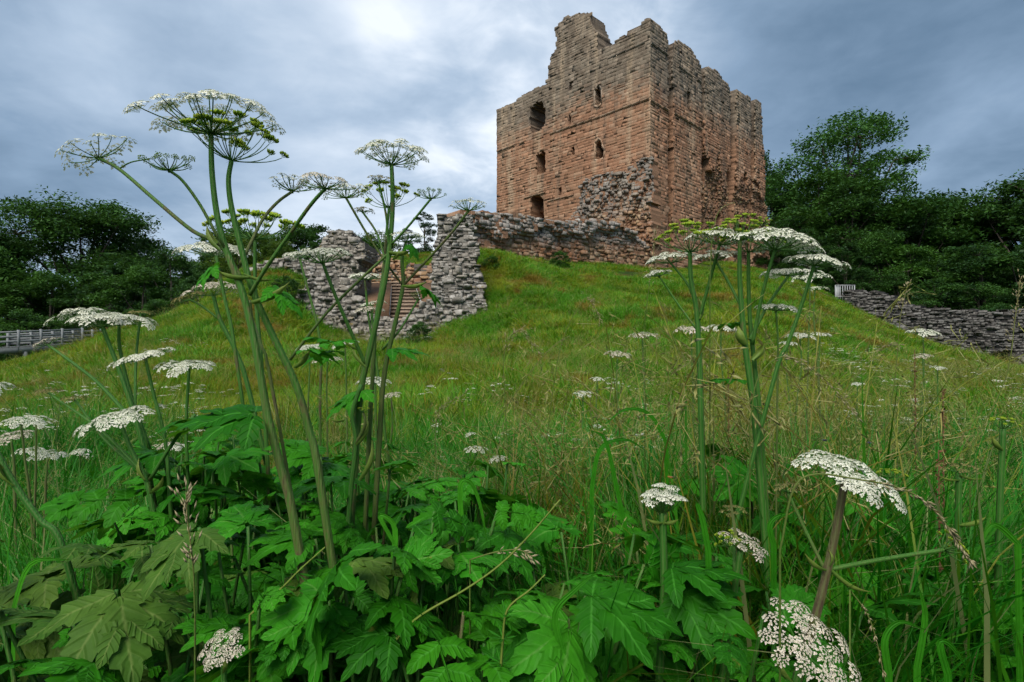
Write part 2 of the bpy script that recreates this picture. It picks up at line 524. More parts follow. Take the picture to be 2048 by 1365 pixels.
def build_ground():
    def axis(lo, hi, fine, far):
        a = [0.0]
        while a[-1] < hi:
            t = abs(a[-1])
            a.append(a[-1] + (fine if t < far else fine * (t / far) ** 1.6))
        b = [0.0]
        while b[-1] > lo:
            t = abs(b[-1])
            b.append(b[-1] - (fine if t < far else fine * (t / far) ** 1.6))
        return np.array(sorted(set(b[1:] + a)))
    xs = axis(-900, 900, 0.5, 26)
    ys = np.concatenate([axis(-60, -0.01, 0.5, 8)[:-1], axis(0, 1400, 0.4, 55)[1:]])
    ys = np.unique(ys)
    X, Y = np.meshgrid(xs, ys)
    z = ground(X.ravel(), Y.ravel())
    nx, ny = len(xs), len(ys)
    i, j = np.meshgrid(np.arange(nx - 1), np.arange(ny - 1))
    a = (j * nx + i).ravel()
    q = np.stack([a, a + 1, a + nx + 1, a + nx], 1)
    mb = MB().add(np.stack([X.ravel(), Y.ravel(), z], 1), q)
    m, nt = new_mat('turf_soil')
    pos = nt.n('ShaderNodeNewGeometry').outputs['Position']
    c = nt.mix(nt.rng(nt.noise(pos, 0.4, 5, 0.65), 0.4, 0.62), (0.028, 0.055, 0.010), (0.060, 0.070, 0.014))
    c = nt.mix(nt.rng(nt.noise(pos, 0.55, 3, 0.6, 0.4), 0.6, 0.7, 0, 0.7), c, (0.10, 0.055, 0.018))
    c = nt.mix(1.0, c, nt.ramp(nt.noise(pos, 12, 5, 0.7), [(0.25, (0.45, 0.45, 0.45)), (0.7, (1.25, 1.25, 1.25))]), 'MULTIPLY')
    finish(nt, c, 0.95, nt.noise(pos, 8, 6, 0.75), 0.12, spec=0.1)
    struct(mb.build('ground', m, smooth=True))


build_ground()

# ------------------------------------------------------------------ masonry
def in_poly(poly, u, v):
    u = np.asarray(u); v = np.asarray(v)
    c = np.zeros(u.shape, bool)
    n = len(poly)
    for i in range(n):
        (x0, y0), (x1, y1) = poly[i], poly[i - 1]
        if y0 == y1:
            continue
        c ^= ((y0 > v) != (y1 > v)) & (u < (x1 - x0) * (v - y0) / (y1 - y0) + x0)
    return c


class Face:
    """an upright wall plane: origin, run direction, and the outward normal towards the viewer"""
    def __init__(s, p0, p1, n=None):
        s.o = np.array([p0[0], p0[1], 0.0])
        d = np.array([p1[0] - p0[0], p1[1] - p0[1], 0.0])
        s.len = np.linalg.norm(d)
        s.u = d / s.len
        s.n = np.array([s.u[1], -s.u[0], 0.0])
        if n is not None and np.dot(s.n, n) < 0:
            s.n = -s.n
    def shift(s, wv):
        f = Face((0, 0), (1, 0))
        f.o = s.o + s.n * wv; f.u = s.u; f.n = s.n; f.len = s.len
        return f
    def uv(s, px, py):
        r = np.array([(px - 1024.0) / F, 1.0, (HOR - py) / F])
        c = np.array([0, 0, EYE])
        t = np.dot(s.o - c, s.n) / np.dot(r, s.n)
        p = c + r * t
        return float(np.dot(p - s.o, s.u)), float(p[2])
    def poly(s, pts):
        return [s.uv(*p) for p in pts]
    def world(s, u, v, wv):
        u = np.asarray(u, float); v = np.asarray(v, float); wv = np.asarray(wv, float)
        return s.o + s.u * u[..., None] + np.array([0, 0, 1.0]) * v[..., None] + s.n * wv[..., None]


def rough_poly(poly, step, amp, seed, straight=False):
    """break straight outlines into ragged ruin edges"""
    r = np.random.default_rng(seed)
    out = []
    n = len(poly)
    for i in range(n):
        a = np.array(poly[i]); b = np.array(poly[(i + 1) % n])
        k = max(1, int(np.linalg.norm(b - a) / step))
        for j in range(k):
            p = a + (b - a) * j / k
            if straight and (abs(b[0] - a[0]) < 0.35 and abs(b[1] - a[1]) > 4 or p[1] < 22 or (j == 0 and poly[i][0] in (min(q[0] for q in poly), max(q[0] for q in poly)))):
                out.append(tuple(p)); continue
            out.append(tuple(p + r.uniform(-amp, amp, 2)))
    return out


def core(mb, face, poly, holes, wfun, thick, cell, tint=0.5, back=True, umin=None):
    P = np.array(poly)
    u0, v0 = P.min(0); u1, v1 = P.max(0)
    nu = max(1, int(math.ceil((u1 - u0) / cell))); nv = max(1, int(math.ceil((v1 - v0) / cell)))
    uc = u0 + (np.arange(nu) + 0.5) * cell; vc = v0 + (np.arange(nv) + 0.5) * cell
    U, V = np.meshgrid(uc, vc, indexing='ij')
    ins = in_poly(poly, U, V)
    for h in holes:
        ins &= ~in_poly(h, U, V)
    if umin is not None:
        ins &= U - cell / 2 > umin
    Wd = wfun(U, V)
    vs, qs = [], []
    def quad(a, b, c, d):
        k = len(vs); vs.extend((a, b, c, d)); qs.append((k, k + 1, k + 2, k + 3))
    for i in range(nu):
        for j in range(nv):
            if not ins[i, j]:
                continue
            a, b = u0 + i * cell, u0 + (i + 1) * cell
            c, d = v0 + j * cell, v0 + (j + 1) * cell
            wv = Wd[i, j]
            quad((a, c, wv), (b, c, wv), (b, d, wv), (a, d, wv))
            if back:
                quad((a, c, -thick), (a, d, -thick), (b, d, -thick), (b, c, -thick))
            for di, dj, e in ((-1, 0, ((a, c), (a, d))), (1, 0, ((b, d), (b, c))), (0, -1, ((b, c), (a, c))), (0, 1, ((a, d), (b, d)))):
                x, y = i + di, j + dj
                if 0 <= x < nu and 0 <= y < nv and ins[x, y]:
                    w2 = Wd[x, y]
                    if w2 < wv - 0.02:
                        quad((*e[0], w2), (*e[1], w2), (*e[1], wv), (*e[0], wv))
                else:
                    quad((*e[0], -thick), (*e[1], -thick), (*e[1], wv), (*e[0], wv))
    v = np.array(vs)
    # loosen the grid so that reveals and wall heads are not saw-toothed
    key = np.round(v[:, :2] / cell * 2).astype(int)
    jit = np.stack([np.sin(key[:, 0] * 12.9 + key[:, 1] * 78.2) * 43758.5, np.sin(key[:, 0] * 39.3 + key[:, 1] * 11.1) * 24634.6], 1)
    v[:, :2] += ((jit - np.floor(jit)) - 0.5) * cell * 0.55
    mb.add(face.world(v[:, 0], v[:, 1], v[:, 2]), qs, None, tint)


BT = np.array([  # block: back rim, front rim, chamfered front
    [-1, -1, 0], [1, -1, 0], [1, 1, 0], [-1, 1, 0],
    [-1, -1, 1], [1, -1, 1], [1, 1, 1], [-1, 1, 1],
    [-1, -1, 2], [1, -1, 2], [1, 1, 2], [-1, 1, 2]], float)
BQ = np.array([[8, 9, 10, 11], [4, 5, 9, 8], [5, 6, 10, 9], [6, 7, 11, 10], [7, 4, 8, 11],
               [0, 1, 5, 4], [1, 2, 6, 5], [2, 3, 7, 6], [3, 0, 4, 7]])


def lay(face, poly, holes, wfun, ch, sl, rng, gap=0.012, proud=(0.0, 0.05), skip=0.02, wander=0.0, clip=None):
    """coursed stones (u, v, half width, half height, front w) covering a polygon"""
    P = np.array(poly)
    u0, v0 = P.min(0); u1, v1 = P.max(0)
    rows = []
    v = v0
    while v < v1:
        h = ch * rng.uniform(0.72, 1.3)
        u = u0 - rng.uniform(0, sl)
        k = int((u1 - u) / (sl * 0.5)) + 2
        L = sl * rng.uniform(0.5, 1.55, k)
        e = u + np.concatenate([[0], np.cumsum(L)])
        a, b = e[:-1], e[1:]
        ok = a < u1
        a, b = a[ok], b[ok]
        if clip is not None:
            a = np.maximum(a, clip[0]); b = np.minimum(b, clip[1])
            g2 = b - a > 0.08
            a, b = a[g2], b[g2]
        rows.append(np.stack([(a + b) / 2, np.full(len(a), v + h / 2), (b - a) / 2, np.full(len(a), h / 2)], 1))
        v += h
    S = np.concatenate(rows)
    if wander:
        S[:, 1] += wander * np.sin(S[:, 0] * 0.9 + np.floor(S[:, 1]) * 1.7) + rng.normal(0, wander * 0.4, len(S))
    ok = in_poly(poly, S[:, 0], S[:, 1])
    for h in holes:
        for a, b in ((0, 0), (-.6, -.6), (.6, -.6), (.6, .6), (-.6, .6)):
            ok &= ~in_poly(h, S[:, 0] + a * S[:, 2], S[:, 1] + b * S[:, 3])
    ok &= rng.random(len(S)) > skip
    S = S[ok]
    wv = wfun(S[:, 0], S[:, 1]) + rng.uniform(proud[0], proud[1], len(S))
    S[:, 2] = np.maximum(S[:, 2] - gap, 0.03); S[:, 3] = np.maximum(S[:, 3] - gap, 0.03)
    return np.concatenate([S, wv[:, None]], 1)


def stone_verts(n, rng, rough):
    lo, hi, ch_ = (0.93, 0.985, -0.05) if rough < 0.1 else (0.80, 0.96, -0.12)
    """n block templates in the unit cube, chamfered and knocked about"""
    b = np.repeat(BT[None], n, 0)
    v = np.empty_like(b)
    ins = np.where(b[..., 2] == 2, rng.uniform(lo, hi, (n, 1)), 1.0)
    v[..., 0] = b[..., 0] * ins
    v[..., 1] = b[..., 1] * ins
    v[..., 2] = np.choose(b[..., 2].astype(int), [-1.0, ch_, 0.0])
    j = rng.normal(0, 1, v.shape) * rough
    j[..., 2] *= 0.35
    j[:, :4] = 0
    return v + j


N_STONE = 10
UNIT = {}


def unit_stones(mat, rough):
    key = (mat.name, rough)
    if key not in UNIT:
        r = np.random.default_rng(5)
        sv = stone_verts(N_STONE, r, rough)
        UNIT[key] = [MB().add(sv[i], BQ, None, 0.5).mesh('stone', mat) for i in range(N_STONE)]
    return UNIT[key]


def masonry(parent, sets, mat, mat_single, rough=0.06, singles=300, depth=0.28, rng=RNG):
    """sets: list of (face, stones); the stones that show largest become parts, the rest one joined part"""
    items = []
    for face, S in sets:
        c = face.world(S[:, 0], S[:, 1], S[:, 4])
        d = np.hypot(c[:, 0], c[:, 1])
        show = S[:, 2] * S[:, 3] / d ** 2 * np.abs(((np.array([0, 0, EYE]) - c) @ face.n) / d)
        px = 1024 + F * c[:, 0] / np.maximum(c[:, 1], 0.1)
        show = np.where((px < -10) | (px > 2060), 0, show)
        items.append((face, S, show))
    allshow = np.concatenate([i[2] for i in items])
    thr = np.sort(allshow)[-singles] if singles and len(allshow) > singles else (0 if singles else 1e9)
    rest = MB()
    us = unit_stones(mat_single, rough) if singles else None
    rl = rootloc(parent)
    n = 0
    for face, S, show in items:
        big = show >= thr
        R_ = S[~big]
        if len(R_):
            k = len(R_)
            sv = stone_verts(k, rng, rough)
            u = R_[:, 0, None] + sv[..., 0] * R_[:, 2, None]
            v = R_[:, 1, None] + sv[..., 1] * R_[:, 3, None]
            wv = R_[:, 4, None] + sv[..., 2] * depth
            q = (np.arange(k)[:, None, None] * 12 + BQ[None]).reshape(-1, 4)
            rest.add(face.world(u, v, wv).reshape(-1, 3), q, None, np.repeat(rng.random(k), 12))
        for s in S[big]:
            if n >= 300:
                break
            o = bpy.data.objects.new('stone', us[n % N_STONE])
            COL.objects.link(o)
            o.parent = parent
            c = face.world(s[0], s[1], s[4]) - rl
            mtx = Matrix.Identity(4)
            for r_ in range(3):
                mtx[r_][0] = face.u[r_] * s[2]
                mtx[r_][1] = (0, 0, 1)[r_] * s[3]
                mtx[r_][2] = face.n[r_] * depth
                mtx[r_][3] = c[r_]
            o.matrix_basis = mtx
            n += 1
    if rest.n:
        rest.build('stonework', mat, parent, kind='stuff')


flat = lambda u, v: np.zeros(np.shape(u))

# ------------------------------------------------------------------ the keep
D0 = 52.0
kc = W(1300, HOR, D0)[:2]                                # near corner of the keep
s2 = math.sqrt(0.5)
FL = Face(kc, kc + np.array([-s2, s2]) * 20.4, (-s2, -s2, 0))
FR = Face(kc, kc + np.array([s2, s2]) * 26.5, (s2, -s2, 0))
keep = thing('castle_keep', 'tall ruined square keep of red sandstone with a broken grey wall head and dark windows', 'castle', (kc[0], kc[1], g1(*kc)))

L_OUT = [(1300, 620), (1300, 38), (1290, 40), (1281, 60), (1262, 66), (1240, 76), (1226, 88), (1209, 98), (1206, 112), (1192, 98), (1192, 78), (1188, 58), (1183, 44), (1178, 30),
         (1160, 27), (1135, 36), (1120, 43), (1112, 56), (1111, 104), (1104, 108), (1102, 128), (1096, 134), (1097, 150), (1093, 172), (1060, 182), (1030, 203), (1012, 210), (994, 218), (994, 620)]
L_HOLES = [
    [(1062, 262), (1058, 240), (1062, 215), (1074, 203), (1088, 204), (1090, 225), (1089, 248), (1082, 260), (1070, 266)],
    [(1189, 210), (1190, 182), (1194, 173), (1199, 174), (1202, 182), (1202, 206), (1196, 212)],
    [(1137, 250), (1137, 232), (1143, 231), (1143, 250)],
    [(1073, 348), (1071, 312), (1076, 305), (1080, 309), (1085, 302), (1091, 308), (1092, 345)],
    [(1190, 318), (1191, 288), (1196, 279), (1202, 283), (1203, 292), (1208, 302), (1206, 315), (1198, 320)],
    [(1143, 310), (1143, 293), (1149, 292), (1149, 310)],
    [(1115, 391), (1115, 375), (1121, 374), (1121, 391)],
    [(1062, 445), (1061, 398), (1067, 391), (1078, 389), (1086, 396), (1089, 410), (1088, 445)],
    [(1137, 180), (1136, 163), (1146, 162), (1142, 170), (1141, 181)],
]
R_OUT = [(1300, 620), (1300, 38), (1309, 42), (1318, 50), (1334, 72), (1337, 88), (1341, 100), (1342, 92), (1355, 85), (1366, 88), (1380, 96), (1392, 112), (1401, 130), (1404, 146), (1407, 140), (1424, 138), (1436, 148), (1441, 158),
         (1446, 160), (1458, 168), (1463, 182), (1466, 180), (1478, 184), (1490, 192), (1497, 196), (1500, 206), (1508, 204), (1516, 208), (1519, 220), (1520, 262), (1524, 330), (1527, 396), (1535, 412), (1537, 450), (1538, 620)]
R_HOLES = [
    [(1338.5, 226), (1338.5, 176), (1343, 165), (1348, 176), (1348, 226)],
    [(1374, 221), (1374, 183), (1378, 179), (1382, 186), (1382, 223)],
    [(1337.5, 353), (1337.5, 298), (1343, 286), (1349, 298), (1349, 354)],
    [(1410, 364), (1411, 318), (1419, 314), (1420, 368)],
    [(1441, 448), (1442, 428), (1447, 417), (1452, 428), (1452, 448)],
]
lp = rough_poly(FL.poly(L_OUT), 0.8, 0.14, 1, True)
rp = rough_poly(FR.poly(R_OUT), 0.8, 0.14, 2, True)
lh = [FL.poly(h) for h in L_HOLES]
rh = [FR.poly(h) for h in R_HOLES]
uR = lambda px, py=300: FR.uv(px, py)[0]
# run positions of the buttresses on the right-hand face
E = [uR(x) for x in (1336, 1347, 1403, 1409, 1441, 1463, 1470, 1498, 1506, 1519)]
vcap = lambda u: 21.0 + 0.9 * np.sin(u * 1.9 + 0.6) + 0.5 * np.sin(u * 4.7) + 0.3 * np.sin(u * 9.1)                          # underside of the ashlar that still clings above the robbed-out face


def w_right(u, v):
    u = np.asarray(u, float); v = np.asarray(v, float)
    wv = np.zeros(u.shape)
    wv = np.where((u > E[0]) & (u < E[1]), -0.85, wv)
    zone = (u > E[2])
    rub = -0.40 - 0.02 * np.clip(21.0 - v, -1, 12) + 0.16 * np.sin(u * 1.3 + v * 0.35) + 0.14 * np.sin(v * 1.1 + u * 0.7) + 0.10 * np.sin(u * 3.1 - v * 0.8)
    wv = np.where(zone, rub, wv)
    up = v > vcap(u)
    wv = np.where(zone & up, -0.55, wv)
    for a, b, pr in ((E[3], E[4], 0.12), (E[4], E[5], -0.12), (E[6], E[7], 0.22), (E[8], E[9] + 3, 0.30)):
        inn = (u > a) & (u < b)
        wv = np.where(inn & up, pr, wv)
        low = inn & ~up
        wv = np.where(low & (a in (E[6], E[8])), pr - 0.30 + 0.12 * np.sin(v * 1.7 + a) + 0.1 * np.sin(v * 4.1), wv)
    for a, b in ((E[5], E[6]), (E[7], E[8])):
        wv = np.where((u > a) & (u < b), -1.25, wv)
    return wv


def w_left(u, v):
    return 0.05 * np.sin(np.asarray(u) * 0.8) * np.sin(np.asarray(v) * 0.6)


mb = MB()
TH = 2.6
core(mb, FL, lp, lh, lambda u, v: w_left(u, v) - 0.03, TH, 0.2, umin=0.2)
core(mb, FR, rp, rh, lambda u, v: w_right(u, v) - 0.03, TH, 0.2, umin=0.2)
mb.build('wall_core', M['core_red'], keep)
# the two far walls and unseen slabs added to keep the inside dark
mb = MB()
far = kc + np.array([-s2, s2]) * 19.6 + np.array([s2, s2]) * 1.0
far2 = kc + np.array([s2, s2]) * 25.0 + np.array([-s2, s2]) * 1.0
bk = kc + np.array([-s2, s2]) * 19.6 + np.array([s2, s2]) * 25.0
f3 = Face(far, bk); f4 = Face(far2, bk)
for fc, nrm in ((f3, 0), (f4, 1)):
    pl = rough_poly([(0, 6), (fc.len, 6), (fc.len, 25.5), (fc.len * .6, 26.5), (fc.len * .3, 25.2), (0, 26.0)], 1.2, 0.2, 9 + nrm)
    core(mb, fc, pl, [], flat, 1.2 if np.dot(fc.n, np.append((kc + bk) / 2 - (far if nrm == 0 else far2), 0)) < 0 else -1.2, 0.6)
mb.build('rear_wall', M['core_red'], keep)
mb = MB()
ctr = (kc + bk) / 2
for zz_ in (24.0, 16.5):
    a = np.array([0.93 * (p - ctr) + ctr for p in (kc, far2, bk, far)])
    v = [(*p, zz_) for p in a] + [(*p, zz_ + 0.5) for p in a]
    mb.add(v, BOXQ)
mb.build('added_shade_slab', M['core_red'], keep)

SL = lay(FL, lp, lh, w_left, 0.30, 0.60, RNG, 0.004, (-0.008, 0.014), 0.012, clip=(0.0, FL.uv(994, 400)[0]))
# the fine ashlar of the right face, the robbed rubble beyond it and the ashlar caps above
SR = lay(FR, rp, rh, w_right, 0.30, 0.60, RNG, 0.004, (-0.008, 0.014), 0.012, clip=(0.0, 99))
SR2 = lay(FR, rp, rh, w_right, 0.24, 0.32, RNG, 0.006, (-0.09, 0.11), 0.05, 0.05)
rubz = lambda S: (S[:, 0] > E[2]) & (S[:, 1] < vcap(S[:, 0]))
SR = SR[~rubz(SR)]
SR2 = SR2[rubz(SR2)]
masonry(keep, [(FL, SL), (FR, SR)], M['keep'], M['keep_single'], 0.035, 300, 0.12)
masonry(keep, [(FR, SR2)], M['rubble'], M['rubble_single'], 0.18, 0)

# string courses: one moulding after another, each length of stone its own piece in one joined part
def moulding(face, pts, hgt, proj, wfun, name, mat=None, seg=0.9):
    mb = MB()
    for (a, b) in pts:
        u0, v0 = face.uv(*a); u1, v1 = face.uv(*b)
        k = max(1, int(abs(u1 - u0) / seg))
        for i in range(k):
            if RNG.random() < 0.05:
                continue
            x0 = u0 + (u1 - u0) * (i + 0.02) / k; x1 = u0 + (u1 - u0) * (i + 0.98) / k
            y = (v0 + v1) / 2 + RNG.normal(0, 0.012)
            wv = float(wfun(np.array([(x0 + x1) / 2]), np.array([y]))[0])
            p = proj * RNG.uniform(0.75, 1.1)
            prof = [(-hgt / 2, wv - 0.1), (-hgt / 2, wv + p * 0.35), (0.0, wv + p), (hgt * 0.22, wv + p), (hgt / 2, wv + p * 0.2), (hgt / 2, wv - 0.1)]
            v = [face.world(np.array(x), np.array(y + q[0]), np.array(q[1])) for x in (x0, x1) for q in prof]
            n = len(prof)
            qs = [(j, (j + 1) % n, n + (j + 1) % n, n + j) for j in range(n)] + [(0, 1, 2, 5), (2, 3, 4, 5), (n + 5, n + 2, n + 1, n), (n + 5, n + 4, n + 3, n + 2)]
            mb.add(v, qs, None, RNG.random())
    mb.build(name, mat or M['dressed'], keep, kind='stuff')


moulding(FL, [((1299.5, 200.5), (1100, 267)), ((1050, 284), (1040, 288)), ((1030, 291), (994.5, 303))], 0.24, 0.17, w_left, 'string_course')
moulding(FR, [((1300, 200.5), (1336, 222)), ((1347.5, 228), (1403, 258))], 0.24, 0.17, w_right, 'string_course')
moulding(FL, [((1290, 85), (1215, 118))], 0.2, 0.12, w_left, 'string_course')
moulding(FR, [((1301, 88), (1336, 110)), ((1356, 130), (1402, 168))], 0.2, 0.14, w_right, 'string_course')
moulding(FL, [((1148, 390), (1095, 403)), ((1092, 385), (1050, 397))], 0.18, 0.14, w_left, 'lintel')
# dressed surrounds of the lancets
for fc, hs, wf in ((FL, [lh[1], lh[4]], w_left), (FR, [rh[0], rh[2]], w_right)):
    for h in hs:
        P = np.array(h); c = P.mean(0)
        mb = MB()
        n = len(h)
        for i in range(n):
            a = P[i]; b = P[(i + 1) % n]
            da = c + (a - c) * 1.0 + unit(a - c) * 0.2; db = c + (b - c) + unit(b - c) * 0.2
            wv = float(wf(np.array([c[0]]), np.array([c[1]]))[0])
            q = [fc.world(np.array(p[0]), np.array(p[1]), np.array(d)) for d in (wv - 0.35, wv + 0.035) for p in (a, b, db, da)]
            mb.add(q, BOXQ, None, RNG.random())
        mb.build('window_surround', M['dressed'], keep)

# the rubble stub of the vanished forebuilding against the left face
FS = FL.shift(1.7)
stub = thing('rubble_stub', 'ragged grey and red rubble mass against the near corner of the tall keep', 'ruined wall', (*(kc + np.array([-s2, -s2]) * 1.2 + np.array([-s2, s2]) * 4), 8.5))
S_OUT = [(1304, 640), (1303, 480), (1300, 420), (1298, 340), (1297, 308), (1284, 312), (1262, 324), (1246, 338), (1232, 342), (1196, 348), (1170, 353), (1158, 364), (1155, 384), (1150, 400), (1146, 416), (1139, 428), (1130, 442), (1128, 640)]
sp_ = rough_poly(FS.poly(S_OUT), 0.5, 0.12, 3)
w_st = lambda u, v: 0.30 * np.sin(np.asarray(u) * 1.4 + 0.7) * np.sin(np.asarray(v) * 0.9) + 0.18 * np.sin(np.asarray(u) * 3.0 + np.asarray(v) * 2.1) - 0.075 * np.maximum(np.asarray(v) - 12.0, 0)
mb = MB()
core(mb, FS, sp_, [], lambda u, v: w_st(u, v) - 0.08, 1.75, 0.26)
mb.build('wall_core', M['core_red'], stub)
SS = lay(FS, sp_, [], w_st, 0.26, 0.36, RNG, 0.006, (-0.15, 0.18), 0.05, 0.05)
masonry(stub, [(FS, SS)], M['stub'], M['stub_single'], 0.2, 300)

# ------------------------------------------------------------------ curtain wall below the keep
c0 = W(880, HOR, 33.5)[:2]; c1 = W(1310, HOR, 47.5)[:2]
FC = Face(c0, c1, (0, -1, 0))
C_OUT = [(922, 600), (922, 424), (945, 424), (975, 426), (1002, 426), (1030, 430), (1058, 433), (1075, 437), (1094, 443), (1112, 440), (1135, 443), (1160, 437), (1190, 440), (1222, 446), (1250, 452), (1272, 462), (1288, 474), (1302, 490), (1306, 620)]
cpoly = rough_poly(FC.poly(C_OUT), 0.5, 0.07, 4)
curt = thing('curtain_wall', 'long low curtain wall with grey coursed top and robbed red rubble face below the keep', 'wall', (*c0, g1(*c0)))


def w_cur(u, v):
    u = np.asarray(u, float); v = np.asarray(v, float)
    top = v - 0.14 * u
    rob = np.clip((8.15 - top + 0.3 * np.sin(u * 0.9) + 0.2 * np.sin(u * 2.3)) / 0.25, 0, 1)
    return -0.42 * rob + 0.12 * np.sin(u * 1.7 + v) * np.sin(v * 2.0) + 0.06 * np.sin(u * 4 + v * 3)


mb = MB()
core(mb, FC, cpoly, [], lambda u, v: w_cur(u, v) - 0.05, 2.2, 0.22)
mb.build('wall_core', M['core_red'], curt)
SCu = lay(FC, cpoly, [], w_cur, 0.24, 0.46, RNG, 0.006, (-0.07, 0.07), 0.04, 0.04)
masonry(curt, [(FC, SCu)], M['curtain'], M['curtain_single'], 0.14, 300)

# ------------------------------------------------------------------ ruined gatehouse: two rubble piers, the passage and its stair
GD = 27.0


def pier(label, pts, depth_m, seed, ang, cat='ruined gatehouse', group=None, d=GD, mat='gate', ch=0.145, sl=0.27, name='gatehouse_pier', batter=0.03, z0=1.0, px0=None, singles=300, core_m='core_grey'):
    P = np.array(pts, float)
    mid = px0 if px0 is not None else (P[:, 0].min() + P[:, 0].max()) / 2
    c = W(mid, HOR, d)[:2]
    u = np.array([math.cos(ang), math.sin(ang)])
    fc = Face(c - u * 0.01, c + u, (0, -1, 0))
    poly = rough_poly(fc.poly(pts), 0.32, 0.075, seed)
    r = thing(name, label, cat, (*c, g1(*c)), group)
    wf = lambda uu, vv: 0.10 * np.sin(np.asarray(uu) * 2.1 + seed) * np.sin(np.asarray(vv) * 1.7) + 0.05 * np.sin(np.asarray(uu) * 5 + np.asarray(vv) * 4) - batter * np.maximum(np.asarray(vv) - z0, 0) * 4
    b = MB()
    core(b, fc, poly, [], lambda uu, vv: wf(uu, vv) - 0.04, depth_m, 0.17)
    b.build('wall_core', M[core_m], r)
    sets = [(fc, np.concatenate([lay(fc, poly, [], wf, ch, sl, RNG, 0.005, (-0.07, 0.07), 0.10, 0.05), lay(fc, poly, [], wf, ch * 1.9, sl * 1.25, RNG, 0.02, (0.0, 0.11), 0.72, 0.06)]))]
    # the reveals: short return faces at both ends, a block at a time up the edge
    q = np.array(poly)
    for side in (-1, 1):
        ue = q[:, 0].min() if side < 0 else q[:, 0].max()
        pts_r = []
        vv = q[:, 1].min()
        while vv < q[:, 1].max():
            uu = np.linspace(q[:, 0].min(), q[:, 0].max(), 60)
            ins = in_poly(poly, uu, np.full(60, vv + ch / 2))
            if ins.any():
                e = uu[ins].min() if side < 0 else uu[ins].max()
                pts_r.append((e, vv + ch / 2))
            vv += ch
        n3 = fc.u * side
        fr_ = Face((0, 0), (1, 0)); fr_.u = -fc.n if side > 0 else -fc.n; fr_.n = n3; fr_.o = fc.o.copy(); fr_.len = depth_m
        S = []
        for e, v_ in pts_r:
            x = max(0.0, -float(wf(np.array([e]), np.array([v_]))[0]))
            while x < depth_m - 0.1:
                L = sl * RNG.uniform(0.6, 1.5)
                S.append((x + L / 2, v_, L / 2 - 0.008, ch / 2 - 0.008, e * side + RNG.uniform(-0.03, 0.12)))
                x += L
        if S:
            sets.append((fr_, np.array(S)))
    masonry(r, sets, M[mat], M[mat + '_single'], 0.24, singles, 0.22)
    return r, fc


PR = [(862, 760), (858, 690), (848, 672), (806, 672), (800, 642), (818, 628), (832, 616), (848, 601), (866, 596), (866, 520), (868, 494), (876, 450), (877, 424), (884, 420), (900, 423), (918, 419), (938, 424), (946, 432), (948, 462), (956, 488), (958, 505), (948, 516), (957, 532), (966, 560), (968, 592), (973, 625), (971, 672), (974, 760)]
pier('tall grey rubble gatehouse pier right of the steps joined to the curtain wall', PR, 3.2, 21, 0.10, px0=915)
PL = [(576, 760), (580, 668), (577, 640), (580, 612), (592, 592), (604, 566), (612, 535), (612, 512), (627, 490), (632, 476), (650, 458), (668, 455), (684, 458), (691, 472), (702, 477), (718, 483), (720, 512), (706, 522), (704, 548), (703, 590), (714, 594), (718, 622), (745, 634), (775, 640), (808, 644), (812, 672), (808, 760)]
pier('crumbling grey rubble gatehouse pier with a pointed top left of the steps', PL, 2.6, 22, -0.08, px0=660)
PB = [(480, 620), (490, 540), (508, 526), (530, 519), (560, 513), (590, 512), (612, 512), (640, 515), (660, 520), (668, 620)]
pier('low grey wall stub running over the bank left of the pointed gatehouse pier', PB, 1.2, 23, 0.12, 'ruined wall', None, 30.5, name='wall_stub', singles=200, px0=560)
PI = [(690, 640), (690, 512), (715, 508), (745, 505), (775, 512), (800, 520), (802, 545), (800, 566), (770, 568), (770, 640)]
pier('short inner wall with red patches seen through the gate behind the stems', PI, 0.9, 24, 0.02, 'ruined wall', None, 33.0, 'curtain', name='wall_stub', singles=150, px0=745)
PJ = [(822, 640), (821, 528), (828, 523), (845, 524), (860, 527), (884, 520), (900, 530), (900, 640)]
pier('square cut reddish stone block wall at the right of the steps', PJ, 1.6, 25, 0.3, 'ruined wall', None, 31.5, 'rubble', 0.22, 0.5, 'wall_stub', singles=100, px0=860)

# stair in the gate passage with rendered flanks and white handrails
st = thing('stone_stair', 'flight of pale worn steps climbing through the gate passage', 'steps', W(815, 650, 27.6))
NS = 12
ua = W(815, HOR, 27.6); ub = W(806, 566, 32.2)
for i in range(NS):
    t0 = i / NS
    p = W(815, 648, 27.9) * (1 - t0) + ub * t0
    q = W(815, 648, 27.9) * (1 - (i + 1) / NS) + ub * ((i + 1) / NS)
    mb = MB()
    hw = 0.95
    mb.add([(p[0] - hw, p[1], p[2] - 0.6), (p[0] + hw, p[1], p[2] - 0.6), (p[0] + hw, p[1] + 0.62, p[2] - 0.6), (p[0] - hw, p[1] + 0.62, p[2] - 0.6),
            (p[0] - hw, p[1], q[2]), (p[0] + hw, p[1], q[2]), (p[0] + hw, p[1] + 0.62, q[2]), (p[0] - hw, p[1] + 0.62, q[2])], BOXQ)
    n0 = np.array([p[0], p[1] - 0.05, q[2]])
    mb.add([n0 + np.array(o_) for o_ in ((-hw, 0, -0.06), (hw, 0, -0.06), (hw, 0.3, -0.06), (-hw, 0.3, -0.06), (-hw, 0, 0.012), (hw, 0, 0.012), (hw, 0.3, 0.012), (-hw, 0.3, 0.012))], BOXQ)
    mb.build('step', M['step'], st)
white, nt = new_mat('white_paint')
finish(nt, nt.mix(nt.noise(nt.n('ShaderNodeNewGeometry').outputs['Position'], 5), (0.24, 0.25, 0.25), (0.34, 0.35, 0.35)), 0.5)
